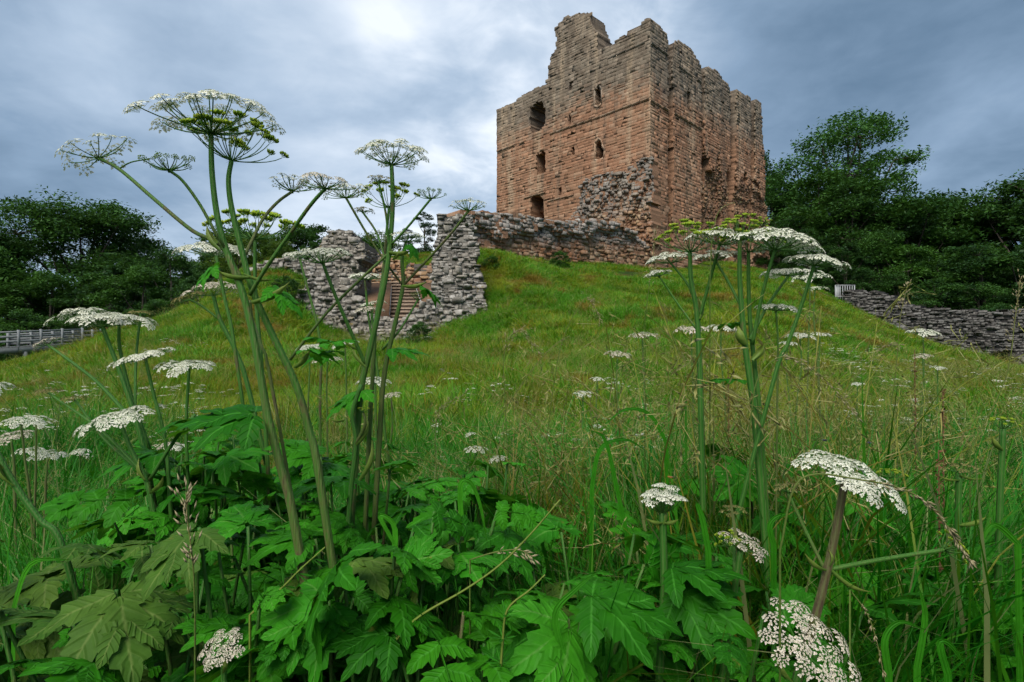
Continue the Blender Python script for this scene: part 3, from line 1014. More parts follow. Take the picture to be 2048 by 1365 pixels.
for px0_, px1_, lab in ((779, 783, 'thin white handrail pole rising along the left edge of the stone steps'), (852, 830, 'thin white handrail pole rising along the right edge of the stone steps')):
    a = W(px0_, 630, 28.0); b = W(px1_, 571, 31.6)
    r = thing('handrail', lab, 'handrail', (a[0], a[1], a[2] - 0.9))
    mb = MB(); tube(mb, [a + (0, 0, .0), b + (0, 0, .0)], [0.028, 0.028], 6); mb.build('rail', white, r)
    for t in (0.02, 0.5, 0.98):
        p = a * (1 - t) + b * t
        mb = MB(); tube(mb, [p - np.array((0, 0, 1.1)), p], [0.022, 0.022], 6); mb.build('post', white, r)
# flanks of the passage
fk = tag(MB().add([W(706, 600, 27.9) - (0, 0, 1.5), W(780, 600, 27.9) - (0, 0, 1.5), W(783, 600, 31.8) - (0, 0, 1.5), W(706, 600, 31.8) - (0, 0, 1.5),
                   W(706, 600, 27.9), W(777, 600, 27.9), W(782, 566, 31.8), W(706, 566, 31.8)], BOXQ).build('retaining_wall', M['brown']), 'plain brown rendered bank wall left of the gate steps', 'wall')
fk = tag(MB().add([W(855, 606, 27.9) - (0, 0, 1.5), W(880, 606, 27.9) - (0, 0, 1.5), W(872, 600, 31.2) - (0, 0, 1.5), W(836, 600, 31.2) - (0, 0, 1.5),
                   W(855, 606, 27.9), W(880, 606, 27.9), W(872, 566, 31.2), W(836, 566, 31.2)], BOXQ).build('retaining_wall', M['brown']), 'plain brown rendered bank wall right of the gate steps', 'wall')

# ------------------------------------------------------------------ the dark outer wall on the right, with its culvert, and the white railing
w0 = W(1676, HOR, 53)[:2]; w1 = W(2330, HOR, 37)[:2]
FW = Face(w0, w1, (0, -1, 0))
W_OUT = [(1676, 800), (1686, 596), (1690, 583), (1715, 581), (1738, 584), (1757, 584), (1764, 589), (1780, 590), (1798, 600), (1808, 608), (1825, 613), (1850, 616), (1900, 619), (1960, 622), (2048, 619), (2120, 622), (2200, 618), (2330, 620), (2330, 900)]
W_HOLES = [[(1982, 760), (1982, 716), (1990, 707), (2003, 703), (2016, 708), (2024, 718), (2024, 760)]]
wp = rough_poly(FW.poly(W_OUT), 0.7, 0.06, 6)
wh = [FW.poly(h) for h in W_HOLES]
w_fw = lambda u, v: 0.10 * np.sin(np.asarray(u) * 0.7) + 0.07 * np.sin(np.asarray(u) * 2 + np.asarray(v) * 2.0)
wall = thing('outer_wall', 'long dark grey drystone wall in front of the right wood with a black culvert arch', 'wall', (*((w0 + w1) / 2), -1.5))
mb = MB()
core(mb, FW, wp, wh, lambda u, v: w_fw(u, v) - 0.06, 1.3, 0.25)
mb.build('wall_core', M['core_dark'], wall)
SW = np.concatenate([lay(FW, wp, wh, w_fw, 0.16, 0.36, RNG, 0.007, (-0.08, 0.08), 0.06, 0.05), lay(FW, wp, wh, w_fw, 0.28, 0.45, RNG, 0.02, (0.0, 0.12), 0.75, 0.05)])
masonry(wall, [(FW, SW)], M['far_wall'], M['far_wall_single'], 0.2, 300)

rl = thing('railing', 'small white barred railing at the end of the dark outer wall', 'railing', (*W(1690, HOR, 53.5)[:2], W(1690, 592, 53.5)[2]))
a = W(1671, 571, 53.5); b = W(1709, 571, 53.5)
zb = W(1690, 596, 53.5)[2]
for z_ in (a[2], zb + 0.12):
    mb = MB(); beam(mb, (a[0], a[1], z_), (b[0], b[1], z_), 0.06, 0.07); mb.build('rail', white, rl)
for i in range(9):
    t = i / 8
    mb = MB(); beam(mb, (a[0] * (1 - t) + b[0] * t, a[1], zb - 0.8), (a[0] * (1 - t) + b[0] * t, a[1], a[2] + 0.02), 0.05 if 0 < i < 8 else 0.09, 0.05, (0, 1, 0)); mb.build('bar', white, rl)
mb = MB(); mb.add([(a[0], a[1] + .05, zb - .6), (a[0] + .42, a[1] + .05, zb - .6), (a[0] + .42, a[1] + .11, zb - .6), (a[0], a[1] + .11, zb - .6), (a[0], a[1] + .05, a[2]), (a[0] + .42, a[1] + .05, a[2]), (a[0] + .42, a[1] + .11, a[2]), (a[0], a[1] + .11, a[2])], BOXQ)
mb.build('sign_board', white, rl)

# ------------------------------------------------------------------ timber footbridge on the left
tim = ramp_mat('weathered_timber', [(0.1, (0.08, 0.088, 0.09)), (0.5, (0.15, 0.162, 0.165)), (0.9, (0.22, 0.232, 0.235))], 0.85, 0, 6.0, 0.8)
fb = thing('footbridge', 'weathered grey timber footbridge with railings crossing the ditch at the far left', 'bridge', (*W(60, HOR, 34)[:2], W(60, 740, 34)[2]))
A_ = W(-60, 700, 31.5); B_ = W(166, 687, 36.5)
for off in (0.0, 1.9):
    o_ = np.array([0.25, 1.0, 0]) * off
    a, b = A_ + o_, B_ + o_
    mb = MB(); beam(mb, a - (0, 0, 0.16), b - (0, 0, 0.16), 0.16, 0.34, tint=0.6); mb.build('deck_beam', tim, fb)
    for k, h in enumerate((0.34, 0.62, 0.90)):
        mb = MB(); beam(mb, a + (0, 0, h), b + (0, 0, h), 0.05, 0.14 if k < 2 else 0.10, tint=0.75 if k == 2 else 0.6); mb.build('rail', tim, fb)
    for i in range(6):
        p = a * (1 - i / 5) + b * (i / 5) - np.array([0.0, 0.06, 0.0])
        mb = MB(); beam(mb, p - (0, 0, 0.25), p + (0, 0, 1.0), 0.11, 0.11, (0, 1, 0), tint=0.7); mb.build('post', tim, fb)
for i in range(34):
    p = A_ * (1 - (i + .5) / 34) + B_ * ((i + .5) / 34)
    mb = MB(); beam(mb, p + (0.0, -0.1, 0.03), p + np.array([0.25, 1.0, 0]) * 2.0 + (0, 0, 0.03), 0.19, 0.05, tint=0.5); mb.build('plank', tim, fb)
for t in (0.45, 0.80):
    for off in (0.0, 1.9):
        p = A_ * (1 - t) + B_ * t + np.array([0.25, 1.0, 0]) * off
        mb = MB(); beam(mb, (p[0], p[1], g1(p[0], p[1]) - 0.4), p - (0, 0, 0.3), 0.2, 0.2, (0, 1, 0), tint=0.5); mb.build('trestle_leg', tim, fb)

# ------------------------------------------------------------------ trees
def crown_mat(name, dark, lite):
    m, nt = new_mat(name)
    pos = nt.n('ShaderNodeNewGeometry').outputs['Position']
    a = nt.n('ShaderNodeAttribute', attribute_name='tint').outputs['Fac']
    rnd = nt.n('ShaderNodeObjectInfo').outputs['Random']
    f = nt.m('ADD', nt.m('MULTIPLY', a, 0.75), nt.m('ADD', nt.m('MULTIPLY', nt.noise(pos, 0.35, 3, 0.6), 0.35), nt.m('MULTIPLY', nt.m('SUBTRACT', rnd, 0.5), 0.3)))
    c = nt.mix(nt.rng(f, 0.25, 0.9), dark, lite)
    finish(nt, c, 0.55, None, 0, 0.28, nt.mix(0.5, c, (0.06, 0.13, 0.012)), 0.2)
    return m


M['crown_dark'] = crown_mat('crown_dark', (0.015, 0.050, 0.011), (0.044, 0.120, 0.016))
M['crown_mid'] = crown_mat('crown_mid', (0.018, 0.062, 0.009), (0.050, 0.135, 0.014))
M['crown_pale'] = crown_mat('crown_pale', (0.035, 0.110, 0.018), (0.080, 0.200, 0.035))
M['crown_yellow'] = crown_mat('crown_yellow', (0.035, 0.080, 0.008), (0.095, 0.160, 0.015))
M['crown_willow'] = crown_mat('crown_willow', (0.022, 0.050, 0.030), (0.050, 0.095, 0.050))
M['bark'] = ramp_mat('bark', [(0.1, (0.030, 0.025, 0.018)), (0.6, (0.065, 0.055, 0.042)), (0.9, (0.10, 0.09, 0.07))], 0.95, 0, 3.0, 0.8)


def make_tree(seed, h, spread, base, n_tips, n_leaf, leaf, flat_top=0.0, airy=1.0, skirt=0.0):
    """unit meshes of one tree: trunk, limbs, crown (heights in metres, base = height of the lowest foliage)"""
    r = np.random.default_rng(seed)
    trunk, limbs, crown = MB(), MB(), MB()
    lean = r.normal(0, 0.03, 2)
    tp = [np.array([lean[0] * t * h + 0.15 * math.sin(t * 5 + seed), lean[1] * t * h, t * h * 0.72]) for t in np.linspace(0, 1, 7)]
    tr = [h * 0.022 * (1.5 if i == 0 else 1) * (1 - 0.11 * i) for i in range(7)]
    tube(trunk, tp, tr, 7, 0.5)
    tips = []
    nb = max(7, int(13 / airy ** 0.3))
    boughs = []
    for i in range(nb):
        zf = (i + 0.5) / nb
        z = base + (h * 0.93 - base) * zf ** (0.9 - 0.25 * flat_top)
        prof = math.sin(math.pi * min(0.97, (0.15 + 0.85 * zf) ** (1.1 + flat_top))) ** 0.6
        an = i * 2.39996 + r.normal(0, 0.5)
        rad = spread * prof * r.uniform(0.42, 0.82) * (0.35 if i == nb - 1 else 1)
        lr = spread * r.uniform(0.26, 0.42)
        boughs.append((np.array([math.cos(an) * rad + lean[0] * z, math.sin(an) * rad + lean[1] * z, min(z, h - lr * 0.62)]), lr))
    for p, lr in boughs:
        k = min(6, max(1, int(7 * (p[2] * 0.55) / (h * 0.72))))
        a = tp[k]
        mid = a * 0.5 + p * 0.5 + np.array([0, 0, -0.08 * np.linalg.norm(p - a)]) + r.normal(0, 0.25, 3)
        q, rr = smooth_path([a, mid, p], [h * 0.009, h * 0.006, h * 0.003], 3)
        tube(limbs, q, rr, 5, 0.45, False)
        m_ = int(n_tips / nb)
        for t_ in range(m_):
            # twigs end over the upper shell of each bough
            d = r.normal(0, 1, 3); d[2] = abs(d[2]) * 0.9 - 0.25; d /= np.linalg.norm(d)
            e = p + d * lr * np.array([1, 1, 0.72]) * r.uniform(0.72, 1.0)
            tips.append(e)
            if t_ % 2 == 0:
                q, rr = smooth_path([p, (p + e) / 2 + r.normal(0, 0.12, 3), e], [h * 0.003, h * 0.0018, h * 0.0006], 2)
                tube(limbs, q, rr, 3, 0.45, False)
    if skirt:
        for i in range(int(n_tips * skirt)):
            an = r.uniform(0, 6.283); rad = spread * r.uniform(0.4, 0.95)
            tips.append(np.array([math.cos(an) * rad, math.sin(an) * rad, r.uniform(0.3, base + 1.0)]))
    tips = np.array(tips)
    k = len(tips)
    cnt = np.maximum(1, (n_leaf / k * r.uniform(0.4, 1.7, k))).astype(int)
    idx = np.repeat(np.arange(k), cnt)
    n = len(idx)
    size = spread * 0.095 * r.uniform(0.6, 1.4, k)
    off = np.clip(r.normal(0, 1, (n, 3)), -1.7, 1.7) * size[idx][:, None] * np.array([1, 1, 0.5])
    c = tips[idx] + off
    c[:, 2] = np.maximum(c[:, 2], 0.1)
    # leaf sprays: bent diamonds, mostly lying flat, facing anywhere
    nrm = r.normal(0, 1, (n, 3)) * np.array([1, 1, 0.7]) + np.array([0, 0, 1.7])
    nrm /= np.linalg.norm(nrm, axis=1)[:, None]
    a = np.cross(nrm, r.normal(0, 1, (n, 3))); a /= np.linalg.norm(a, axis=1)[:, None]
    b = np.cross(nrm, a)
    L = leaf * r.uniform(0.6, 1.5, n)[:, None]; Wd = L * r.uniform(0.3, 0.6, n)[:, None]
    v = np.stack([c - a * L, c + b * Wd - nrm * L * 0.15, c + a * L, c - b * Wd - nrm * L * 0.15], 1).reshape(-1, 3)
    tint = np.repeat(np.clip(r.random(k)[idx] * 0.7 + r.random(n) * 0.3, 0, 1), 4)
    crown.add(v, np.arange(n * 4).reshape(-1, 4), None, tint)
    return trunk, limbs, crown


TREES = {}


def tree_kind(key, seed, mat, *a, **k):
    t, l, c = make_tree(seed, *a, **k)
    TREES[key] = (t.mesh('trunk', M['bark'], smooth=True), l.mesh('limbs', M['bark']), c.mesh('crown', M[mat]), a[0])


#          key        seed  material      h   spread base tips leaves size
tree_kind('oak', 3, 'crown_dark', 18, 9.0, 3.0, 420, 62000, 0.17, flat_top=0.3, airy=0.22)
tree_kind('wood_a', 4, 'crown_dark', 18, 6.5, 1.0, 170, 26000, 0.18, skirt=0.3)
tree_kind('wood_b', 5, 'crown_dark', 16, 5.5, 0.8, 150, 24000, 0.18, skirt=0.35)
tree_kind('wood_c', 6, 'crown_mid', 15, 6.0, 0.8, 160, 26000, 0.17, skirt=0.3)
tree_kind('ash', 8, 'crown_pale', 22, 7.2, 9.5, 150, 19000, 0.16, airy=0.6)
tree_kind('willow', 9, 'crown_willow', 14, 4.2, 1.0, 110, 15000, 0.14, skirt=0.2, airy=0.8)
tree_kind('yellow', 10, 'crown_yellow', 13, 5.5, 1.0, 120, 20000, 0.14, skirt=0.2)
tree_kind('bush', 12, 'crown_mid', 6, 4.5, 0.4, 80, 9000, 0.16, skirt=0.3)


def plant_tree(kind, px, d, top, label, group, name='broadleaf_tree', wide=1.0):
    tm, lm, cm, h = TREES[kind]
    x, y = W(px, HOR, d)[:2]
    z0 = g1(x, y) - 0.15
    zt = EYE + (HOR - top) / F * d
    sc = (zt - z0) / h
    t = thing(name, label, 'tree', (x, y, z0), group)
    sw = sc * wide
    t.scale = (sw, sw, sc)
    t.rotation_euler = (0, 0, RNG.uniform(0, 6.283))
    obj('trunk', tm, t); obj('limbs', lm, t)
    obj('crown', cm, t, 'stuff')
    return t


gl = 'trees of the dark wood on the left beyond the bank'
LW = 'dark dense broadleaf tree in the wood beyond the footbridge on the left'
plant_tree('oak', 150, 68, 396, 'broad domed dark tree standing above the left wood with sky through its edge', None, wide=0.98)
plant_tree('ash', -40, 62, 440, 'thin twiggy tree at the far left with pale gaps in its crown', None, wide=1.0)
for px, d, top, kd, wd in ((-120, 75, 470, 'wood_a', 1.1), (20, 78, 520, 'wood_b', 1.2), (100, 60, 515, 'wood_c', 1.1), (215, 58, 500, 'wood_b', 1.1), (285, 55, 505, 'wood_c', 1.05), (345, 66, 468, 'wood_a', 0.95), (-30, 52, 600, 'wood_c', 1.2),
                           (300, 85, 455, 'wood_b', 1.1), (398, 60, 500, 'wood_a', 0.9), (-60, 95, 480, 'wood_a', 1.3), (440, 72, 474, 'wood_b', 1.0), (60, 50, 590, 'wood_b', 1.2), (170, 49, 600, 'wood_a', 1.2),
                           (255, 48, 590, 'wood_b', 1.1), (330, 50, 570, 'wood_c', 1.0), (395, 52, 548, 'wood_b', 1.0), (0, 110, 520, 'wood_a', 1.6), (470, 85, 470, 'wood_a', 1.2), (200, 105, 470, 'wood_b', 1.8)):
    plant_tree(kd, px, d, top + 28, '%s %s tree of the left wood, %s' % ('near' if d < 56 else 'middle' if d < 77 else 'far', 'brighter green' if kd == 'wood_c' else 'very dark' if kd == 'wood_a' else 'dark bushy',
               'at the frame edge beyond the bridge' if px < 10 else 'above the bridge rails' if px < 120 else 'below the domed tree' if px < 240 else 'right of the domed tree' if px < 360 else 'left of the tallest hogweed'), gl, wide=wd)
gm = 'trees seen between the left bank and the gatehouse'
MW = 'tree crown rising behind the bank between the tall hogweed and the gatehouse'
for px, d, top, kd, wd in ((480, 62, 462, 'yellow', 1.0), (540, 66, 455, 'yellow', 1.0), (600, 70, 440, 'wood_c', 1.0), (650, 75, 436, 'wood_b', 1.1), (570, 58, 470, 'yellow', 0.9), (510, 85, 446, 'wood_c', 1.2),
                           (720, 75, 462, 'wood_c', 1.0), (765, 80, 452, 'yellow', 1.0), (680, 95, 450, 'wood_a', 1.2), (620, 55, 470, 'wood_b', 0.9)):
    plant_tree(kd, px, d, top + 14, '%s tree behind the bank, %s' % ({'yellow': 'yellow green', 'wood_a': 'darkest', 'wood_b': 'dark green', 'wood_c': 'mid green'}[kd] + (' nearer' if d < 65 else ' farther'),
               'beside the tallest hogweed' if px < 560 else 'left of the pointed pier' if px < 660 else 'in the gap of the gatehouse'), gm, wide=wd)
plant_tree('willow', 850, 55, 422, 'blue green feathery tree right behind the gate opening left of the right hand pier', None, wide=1.0)
plant_tree('willow', 812, 60, 455, 'smaller blue green tree low behind the gate opening beside the feathery one', None, wide=1.0)
gr = 'trees of the dark wood on the right behind the drystone wall'
RW = 'dark dense broadleaf tree in the wood behind the drystone wall on the right'
plant_tree('ash', 1664, 82, 224, 'tall pale airy tree standing above the right wood with bare limbs showing', None, wide=1.0)
plant_tree('wood_c', 1640, 74, 336, 'full green tree directly under the tall pale airy tree', None, wide=1.05)
for px, d, top, kd, wd in ((1532, 92, 290, 'wood_b', 0.55), (1570, 84, 350, 'wood_a', 0.9), (1700, 70, 350, 'wood_a', 1.0), (1745, 78, 362, 'wood_b', 1.0), (1800, 74, 378, 'wood_c', 1.0), (1850, 82, 376, 'wood_a', 1.0), (1905, 80, 384, 'wood_b', 1.1),
                           (1955, 74, 388, 'wood_c', 1.0), (2010, 72, 352, 'wood_a', 1.0), (2060, 66, 326, 'wood_a', 1.0), (2120, 70, 330, 'wood_b', 1.2), (1560, 68, 440, 'wood_b', 1.0), (1620, 64, 440, 'wood_a', 1.1),
                           (1690, 60, 470, 'wood_b', 1.1), (1760, 62, 450, 'wood_a', 1.1), (1830, 60, 470, 'wood_c', 1.1), (1900, 60, 480, 'wood_b', 1.1), (1970, 56, 470, 'wood_a', 1.1), (2040, 54, 470, 'wood_b', 1.1),
                           (1725, 56, 520, 'wood_b', 1.1), (1800, 55, 530, 'wood_a', 1.2), (1880, 52, 540, 'wood_b', 1.2), (1960, 50, 550, 'wood_a', 1.2), (2050, 48, 550, 'wood_b', 1.2), (1650, 58, 540, 'wood_a', 1.1), (1600, 95, 380, 'wood_a', 1.3),
                           (1780, 100, 385, 'wood_b', 1.6), (1900, 105, 390, 'wood_a', 1.6), (2030, 100, 370, 'wood_b', 1.6), (1580, 70, 480, 'wood_a', 1.0), (1610, 58, 500, 'wood_c', 0.9), (1580, 90, 430, 'wood_b', 1.4)):
    plant_tree(kd, px, d, top + 16, '%s %s tree of the right wood, %s' % ('near' if d < 57 else 'middle' if d < 71 else 'far', 'brighter green' if kd == 'wood_c' else 'very dark' if kd == 'wood_a' else 'dark bushy',
               'beside the keep' if px < 1600 else 'below the tall pale tree' if px < 1710 else 'behind the white railing' if px < 1790 else 'over the stepped wall' if px < 1870 else 'over the low wall' if px < 1990 else 'at the right frame edge'), gr, wide=wd)

by_label = {}
for o in SC.objects:
    if o.get('category') == 'tree':
        by_label.setdefault(o['label'], []).append(o)
for lab, os_ in by_label.items():
    os_.sort(key=lambda o: o.location.x / o.location.y)
    if len(os_) > 1:
        for o, wd in zip(os_, ('left', 'right') if len(os_) == 2 else ('left', 'middle', 'right') if len(os_) == 3 else ('first', 'second', 'third', 'fourth', 'fifth', 'sixth')):
            o['label'] = '%s one, %s' % (wd, lab)
            if len(o['label'].split()) > 16:
                o['label'] = o['label'].replace(' of the right wood', '').replace(' of the left wood', '')

# ------------------------------------------------------------------ grass
M['grass'] = grass_mat('grass_blades', (0.060, 0.215, 0.003), (0.215, 0.245, 0.006), (0.30, 0.29, 0.11))
M['grass_lush'] = grass_mat('grass_lush', (0.012, 0.150, 0.003), (0.060, 0.220, 0.005), (0.22, 0.25, 0.09))


def blades(mb, n, r0, h, wid, lean, rng, straw=0.0, h_var=0.45):
    an = rng.uniform(0, 6.283, n); rad = r0 * np.sqrt(rng.random(n))
    base = np.stack([np.cos(an) * rad, np.sin(an) * rad, np.full(n, -0.04)], 1)
    da = an + rng.normal(0, 1.2, n)
    dr = np.stack([np.cos(da), np.sin(da), np.zeros(n)], 1)
    sd = np.stack([-np.sin(da + rng.normal(0, .6, n)), np.cos(da), np.zeros(n)], 1)
    hh = h * rng.uniform(1 - h_var, 1 + h_var * 0.6, n)
    le = lean * rng.uniform(0.2, 1.6, n)
    w_ = wid * rng.uniform(0.6, 1.3, n)
    V = []
    for t in (0.0, 0.38, 0.72, 1.0):
        c = base + dr * (le * hh * t * t)[:, None] + np.array([0, 0, 1.0]) * (hh * (t - 0.38 * np.minimum(le, 1.3) * t * t))[:, None]
        if t < 1:
            s = sd * (w_ * (1 - t * 0.55) / 2)[:, None]
            V += [c - s, c + s]
        else:
            V += [c]
    v = np.stack(V, 1)
    k = np.arange(n)[:, None] * 7
    q = np.concatenate([k + [[0, 1, 3, 2]], k + [[2, 3, 5, 4]]])
    t = k + [[4, 5, 6]]
    tint = rng.random(n) * 0.75
    tint[rng.random(n) < straw] = 0.97
    mb.add(v.reshape(-1, 3), q, t, np.repeat(tint, 7))


def panicles(mb, n, r0, h, rng, droop=0.5, spike=26, plen=0.28, fleck=0.010, wid=0.0022):
    """thin flowering stalks that nod, each with a loose head of spikelets"""
    for i in range(n):
        an = rng.uniform(0, 6.283); rad = r0 * math.sqrt(rng.random())
        b = np.array([math.cos(an) * rad, math.sin(an) * rad, 0])
        da = rng.uniform(0, 6.283); dr = np.array([math.cos(da), math.sin(da), 0])
        hh = h * rng.uniform(0.75, 1.15); le = droop * rng.uniform(0.4, 1.3)
        f = lambda t: b + dr * (le * hh * t ** 2.4) + np.array([0, 0, hh * (t - 0.30 * le * t ** 3)])
        sd = np.array([-dr[1], dr[0], 0])
        P = np.array([f(t) for t in np.linspace(0, 1, 7)])
        ww = np.linspace(wid, wid * 0.4, 7)[:, None]
        for cr in (sd, np.cross(sd, unit(P[-1] - P[0]))):
            v = np.concatenate([P - cr * ww, P + cr * ww])
            mb.add(v, [(j, j + 1, 8 + j, 7 + j) for j in range(6)], None, 0.86)
        s = rng.uniform(1 - plen, 1.0, spike)
        for t in s:
            p = f(t)
            o = rng.normal(0, 1, 3) * 0.022 * (1.35 - t) / 0.4 * (h / 0.7)
            tip = p + o + np.array([0, 0, -0.006])
            d_ = unit(o + np.array([0, 0, -0.01]) + dr * 0.015)
            c = np.cross(d_, rng.normal(0, 1, 3)); c = c / (np.linalg.norm(c) + 1e-6) * fleck * 0.22
            L = fleck * rng.uniform(0.8, 1.5)
            mb.add([tip - d_ * L, tip + c, tip + d_ * L, tip - c, p], [(0, 1, 2, 3)], [(4, 0, 1)], rng.uniform(0.88, 1.0))


def scatter(name, proto, pts, scl, rot, mats):
    """one object of stuff: tufts set out on points with geometry nodes"""
    n = len(pts)
    me = bpy.data.meshes.new(name)
    me.vertices.add(n)
    me.vertices.foreach_set('co', np.asarray(pts, np.float32).ravel())
    a = me.attributes.new('scl', 'FLOAT', 'POINT'); a.data.foreach_set('value', np.asarray(scl, np.float32))
    a = me.attributes.new('rot', 'FLOAT_VECTOR', 'POINT'); a.data.foreach_set('vector', np.asarray(rot, np.float32).ravel())
    o = obj(name, me, None, 'stuff')
    ng = bpy.data.node_groups.new(name, 'GeometryNodeTree')
    ng.interface.new_socket('Geometry', in_out='INPUT', socket_type='NodeSocketGeometry')
    ng.interface.new_socket('Geometry', in_out='OUTPUT', socket_type='NodeSocketGeometry')
    gi = ng.nodes.new('NodeGroupInput'); go = ng.nodes.new('NodeGroupOutput')
    join = ng.nodes.new('GeometryNodeJoinGeometry')
    k = len(proto)
    for i, p in enumerate(proto):
        oi = ng.nodes.new('GeometryNodeObjectInfo'); oi.inputs['Object'].default_value = p
        oi.inputs['As Instance'].default_value = True
        ip = ng.nodes.new('GeometryNodeInstanceOnPoints')
        idx = ng.nodes.new('GeometryNodeInputIndex')
        md = ng.nodes.new('ShaderNodeMath'); md.operation = 'MODULO'; md.inputs[1].default_value = k
        cmp_ = ng.nodes.new('FunctionNodeCompare'); cmp_.data_type = 'FLOAT'; cmp_.operation = 'EQUAL'
        eq = [s for s in cmp_.inputs if s.enabled and s.type == 'VALUE']
        ng.links.new(idx.outputs[0], md.inputs[0])
        ng.links.new(md.outputs[0], eq[0]); eq[1].default_value = i
        eq[2].default_value = 0.1 if len(eq) > 2 else 0
        s_ = ng.nodes.new('GeometryNodeInputNamedAttribute'); s_.data_type = 'FLOAT'; s_.inputs[0].default_value = 'scl'
        r_ = ng.nodes.new('GeometryNodeInputNamedAttribute'); r_.data_type = 'FLOAT_VECTOR'; r_.inputs[0].default_value = 'rot'
        ng.links.new(gi.outputs[0], ip.inputs['Points'])
        ng.links.new(cmp_.outputs[0], ip.inputs['Selection'])
        ng.links.new(oi.outputs['Geometry'], ip.inputs['Instance'])
        so = [s for s in s_.outputs if s.enabled][0]; ro = [s for s in r_.outputs if s.enabled][0]
        ng.links.new(so, ip.inputs['Scale'])
        e2r = ng.nodes.new('FunctionNodeEulerToRotation')
        ng.links.new(ro, e2r.inputs[0]); ng.links.new(e2r.outputs[0], ip.inputs['Rotation'])
        ng.links.new(ip.outputs[0], join.inputs[0])
    ng.links.new(join.outputs[0], go.inputs[0])
    md = o.modifiers.new('scatter', 'NODES'); md.node_group = ng
    for m_ in mats:
        me.materials.append(m_)
    return o


def proto_obj(name, mb, mat):
    me = mb.mesh(name, mat)
    return bpy.data.objects.new(name, me)          # never linked: only the tufts made from it are in the scene


g_ = np.random.default_rng(101)
PR_NEAR, PR_MID, PR_FAR, PR_SEED, PR_WIDE = [], [], [], [], []
for i in range(4):
    b = MB(); blades(b, 46, 0.16, 0.52, 0.0052, 0.75, g_, 0.05); PR_NEAR.append(proto_obj('grass_tuft', b, M['grass_lush']))
    b = MB(); blades(b, 150, 0.40, 0.30, 0.0080, 0.9, g_, 0.06); PR_MID.append(proto_obj('grass_tuft', b, M['grass']))
    b = MB(); blades(b, 230, 0.68, 0.26, 0.017, 0.85, g_, 0.05); PR_FAR.append(proto_obj('grass_tuft', b, M['grass']))
    b = MB(); panicles(b, 5, 0.22, 0.72, g_, 0.55, 34, 0.3, 0.0055, 0.0015); PR_SEED.append(proto_obj('grass_head', b, M['grass']))
    b = MB(); blades(b, 14, 0.12, 0.46, 0.013, 0.9, g_, 0.0); PR_WIDE.append(proto_obj('grass_tuft', b, M['grass_lush']))


def field(n, dlo, dhi, rng, pw=2.0, spread=1.02):
    """points spread over the ground that lies in view between two distances"""
    y = (dlo ** pw + (dhi ** pw - dlo ** pw) * rng.random(n)) ** (1 / pw)
    x = y * rng.uniform(-spread, spread, n) + rng.normal(0, 0.3, n)
    return x, y


BLOCK = []          # footprints that no grass grows on (x, y of four corners)
def quad_px(a, b, c, d):
    BLOCK.append([tuple(W(p[0], HOR, p[1])[:2]) for p in (a, b, c, d)])
quad_px((690, 27.2), (880, 27.2), (850, 33.5), (735, 33.5))
BLOCK.append([tuple(p) for p in (kc + np.array([0, -0.4]), far2 + np.array([1.2, 0]), bk + np.array([0, 2.0]), kc + np.array([-s2, s2]) * 20.6)])


def patchy(x, y, f, ph):
    return 0.5 + 0.25 * (np.sin(x * f + ph) * np.cos(y * f * 0.8 - ph) + np.sin(x * f * 2.3 - ph * 2 + y * f * 1.1) * 0.9)


def put(name, protos, x, y, smin, smax, rng, tilt=0.12, sink=0.0, mats=None):
    keep_ = np.ones(len(x), bool)
    for p in BLOCK:
        keep_ &= ~in_poly(p, x, y)
    x, y = x[keep_], y[keep_]
    z = ground(x, y) - sink
    n = len(x)
    e = 0.35
    gx = (ground(x + e, y) - ground(x - e, y)) / (2 * e); gy = (ground(x, y + e) - ground(x, y - e)) / (2 * e)
    rot = np.empty((n, 3))
    yaw = rng.uniform(0, 6.283, n)
    for i in range(n):
        nv = Vector((-gx[i] * 0.9 + rng.normal(0, tilt * 0.5), -gy[i] * 0.9 + rng.normal(0, tilt * 0.5), 1.0))
        rot[i] = (nv.to_track_quat('Z', 'Y') @ Matrix.Rotation(yaw[i], 3, 'Z').to_quaternion()).to_euler()
    pt = 0.62 + 0.76 * np.clip(patchy(x, y, 0.8, 4.0) + 0.35 * (patchy(x, y, 2.7, 1.3) - 0.5), 0, 1)
    return scatter(name, protos, np.stack([x, y, z], 1), rng.uniform(smin, smax, n) * pt, rot, mats or [M['grass']])





# foreground
x, y = field(3400, 1.15, 5.5, g_, 1.6, 1.1)
k = g_.random(len(x)) < 0.30 + 0.70 * (x / y > 0.02)
put('tall_grass', PR_NEAR, x[k], y[k], 0.7, 1.3, g_, 0.15)
x, y = field(420, 1.2, 4.5, g_, 1.5, 1.05)
k = (x / y > -0.05)
put('broad_grass', PR_WIDE, x[k], y[k], 0.6, 1.15, g_, 0.2)
x, y = field(5200, 3.6, 16, g_, 1.9)
put('meadow_grass', PR_MID, x, y, 0.65, 1.25, g_, 0.15)
x, y = field(7500, 13, 34, g_, 1.9)
put('bank_grass', PR_FAR, x, y, 0.7, 1.3, g_, 0.18)
x, y = field(5000, 31, 62, g_, 1.7)
put('hill_grass', PR_FAR, x, y, 0.7, 1.3, g_, 0.15)
# pale flowering heads, in drifts
x, y = field(1100, 2.6, 14, g_, 1.6)
k = patchy(x, y, 0.9, 1.0) * (0.55 + 0.75 * (x / y > 0.0)) * np.where((x / y < -0.1) & (y > 5), 0.45, 1) > g_.random(len(x)) * 0.85
put('grass_heads', PR_SEED, x[k], y[k], 0.6, 1.1, g_, 0.12)
# the tallest flowering stalks, thick on the right hand side
y = g_.uniform(1.8, 4.5, 60); x = y * g_.uniform(-0.05, 0.95, 60)
put('tall_grass_heads', PR_SEED, x, y, 1.15, 1.65, g_, 0.12)

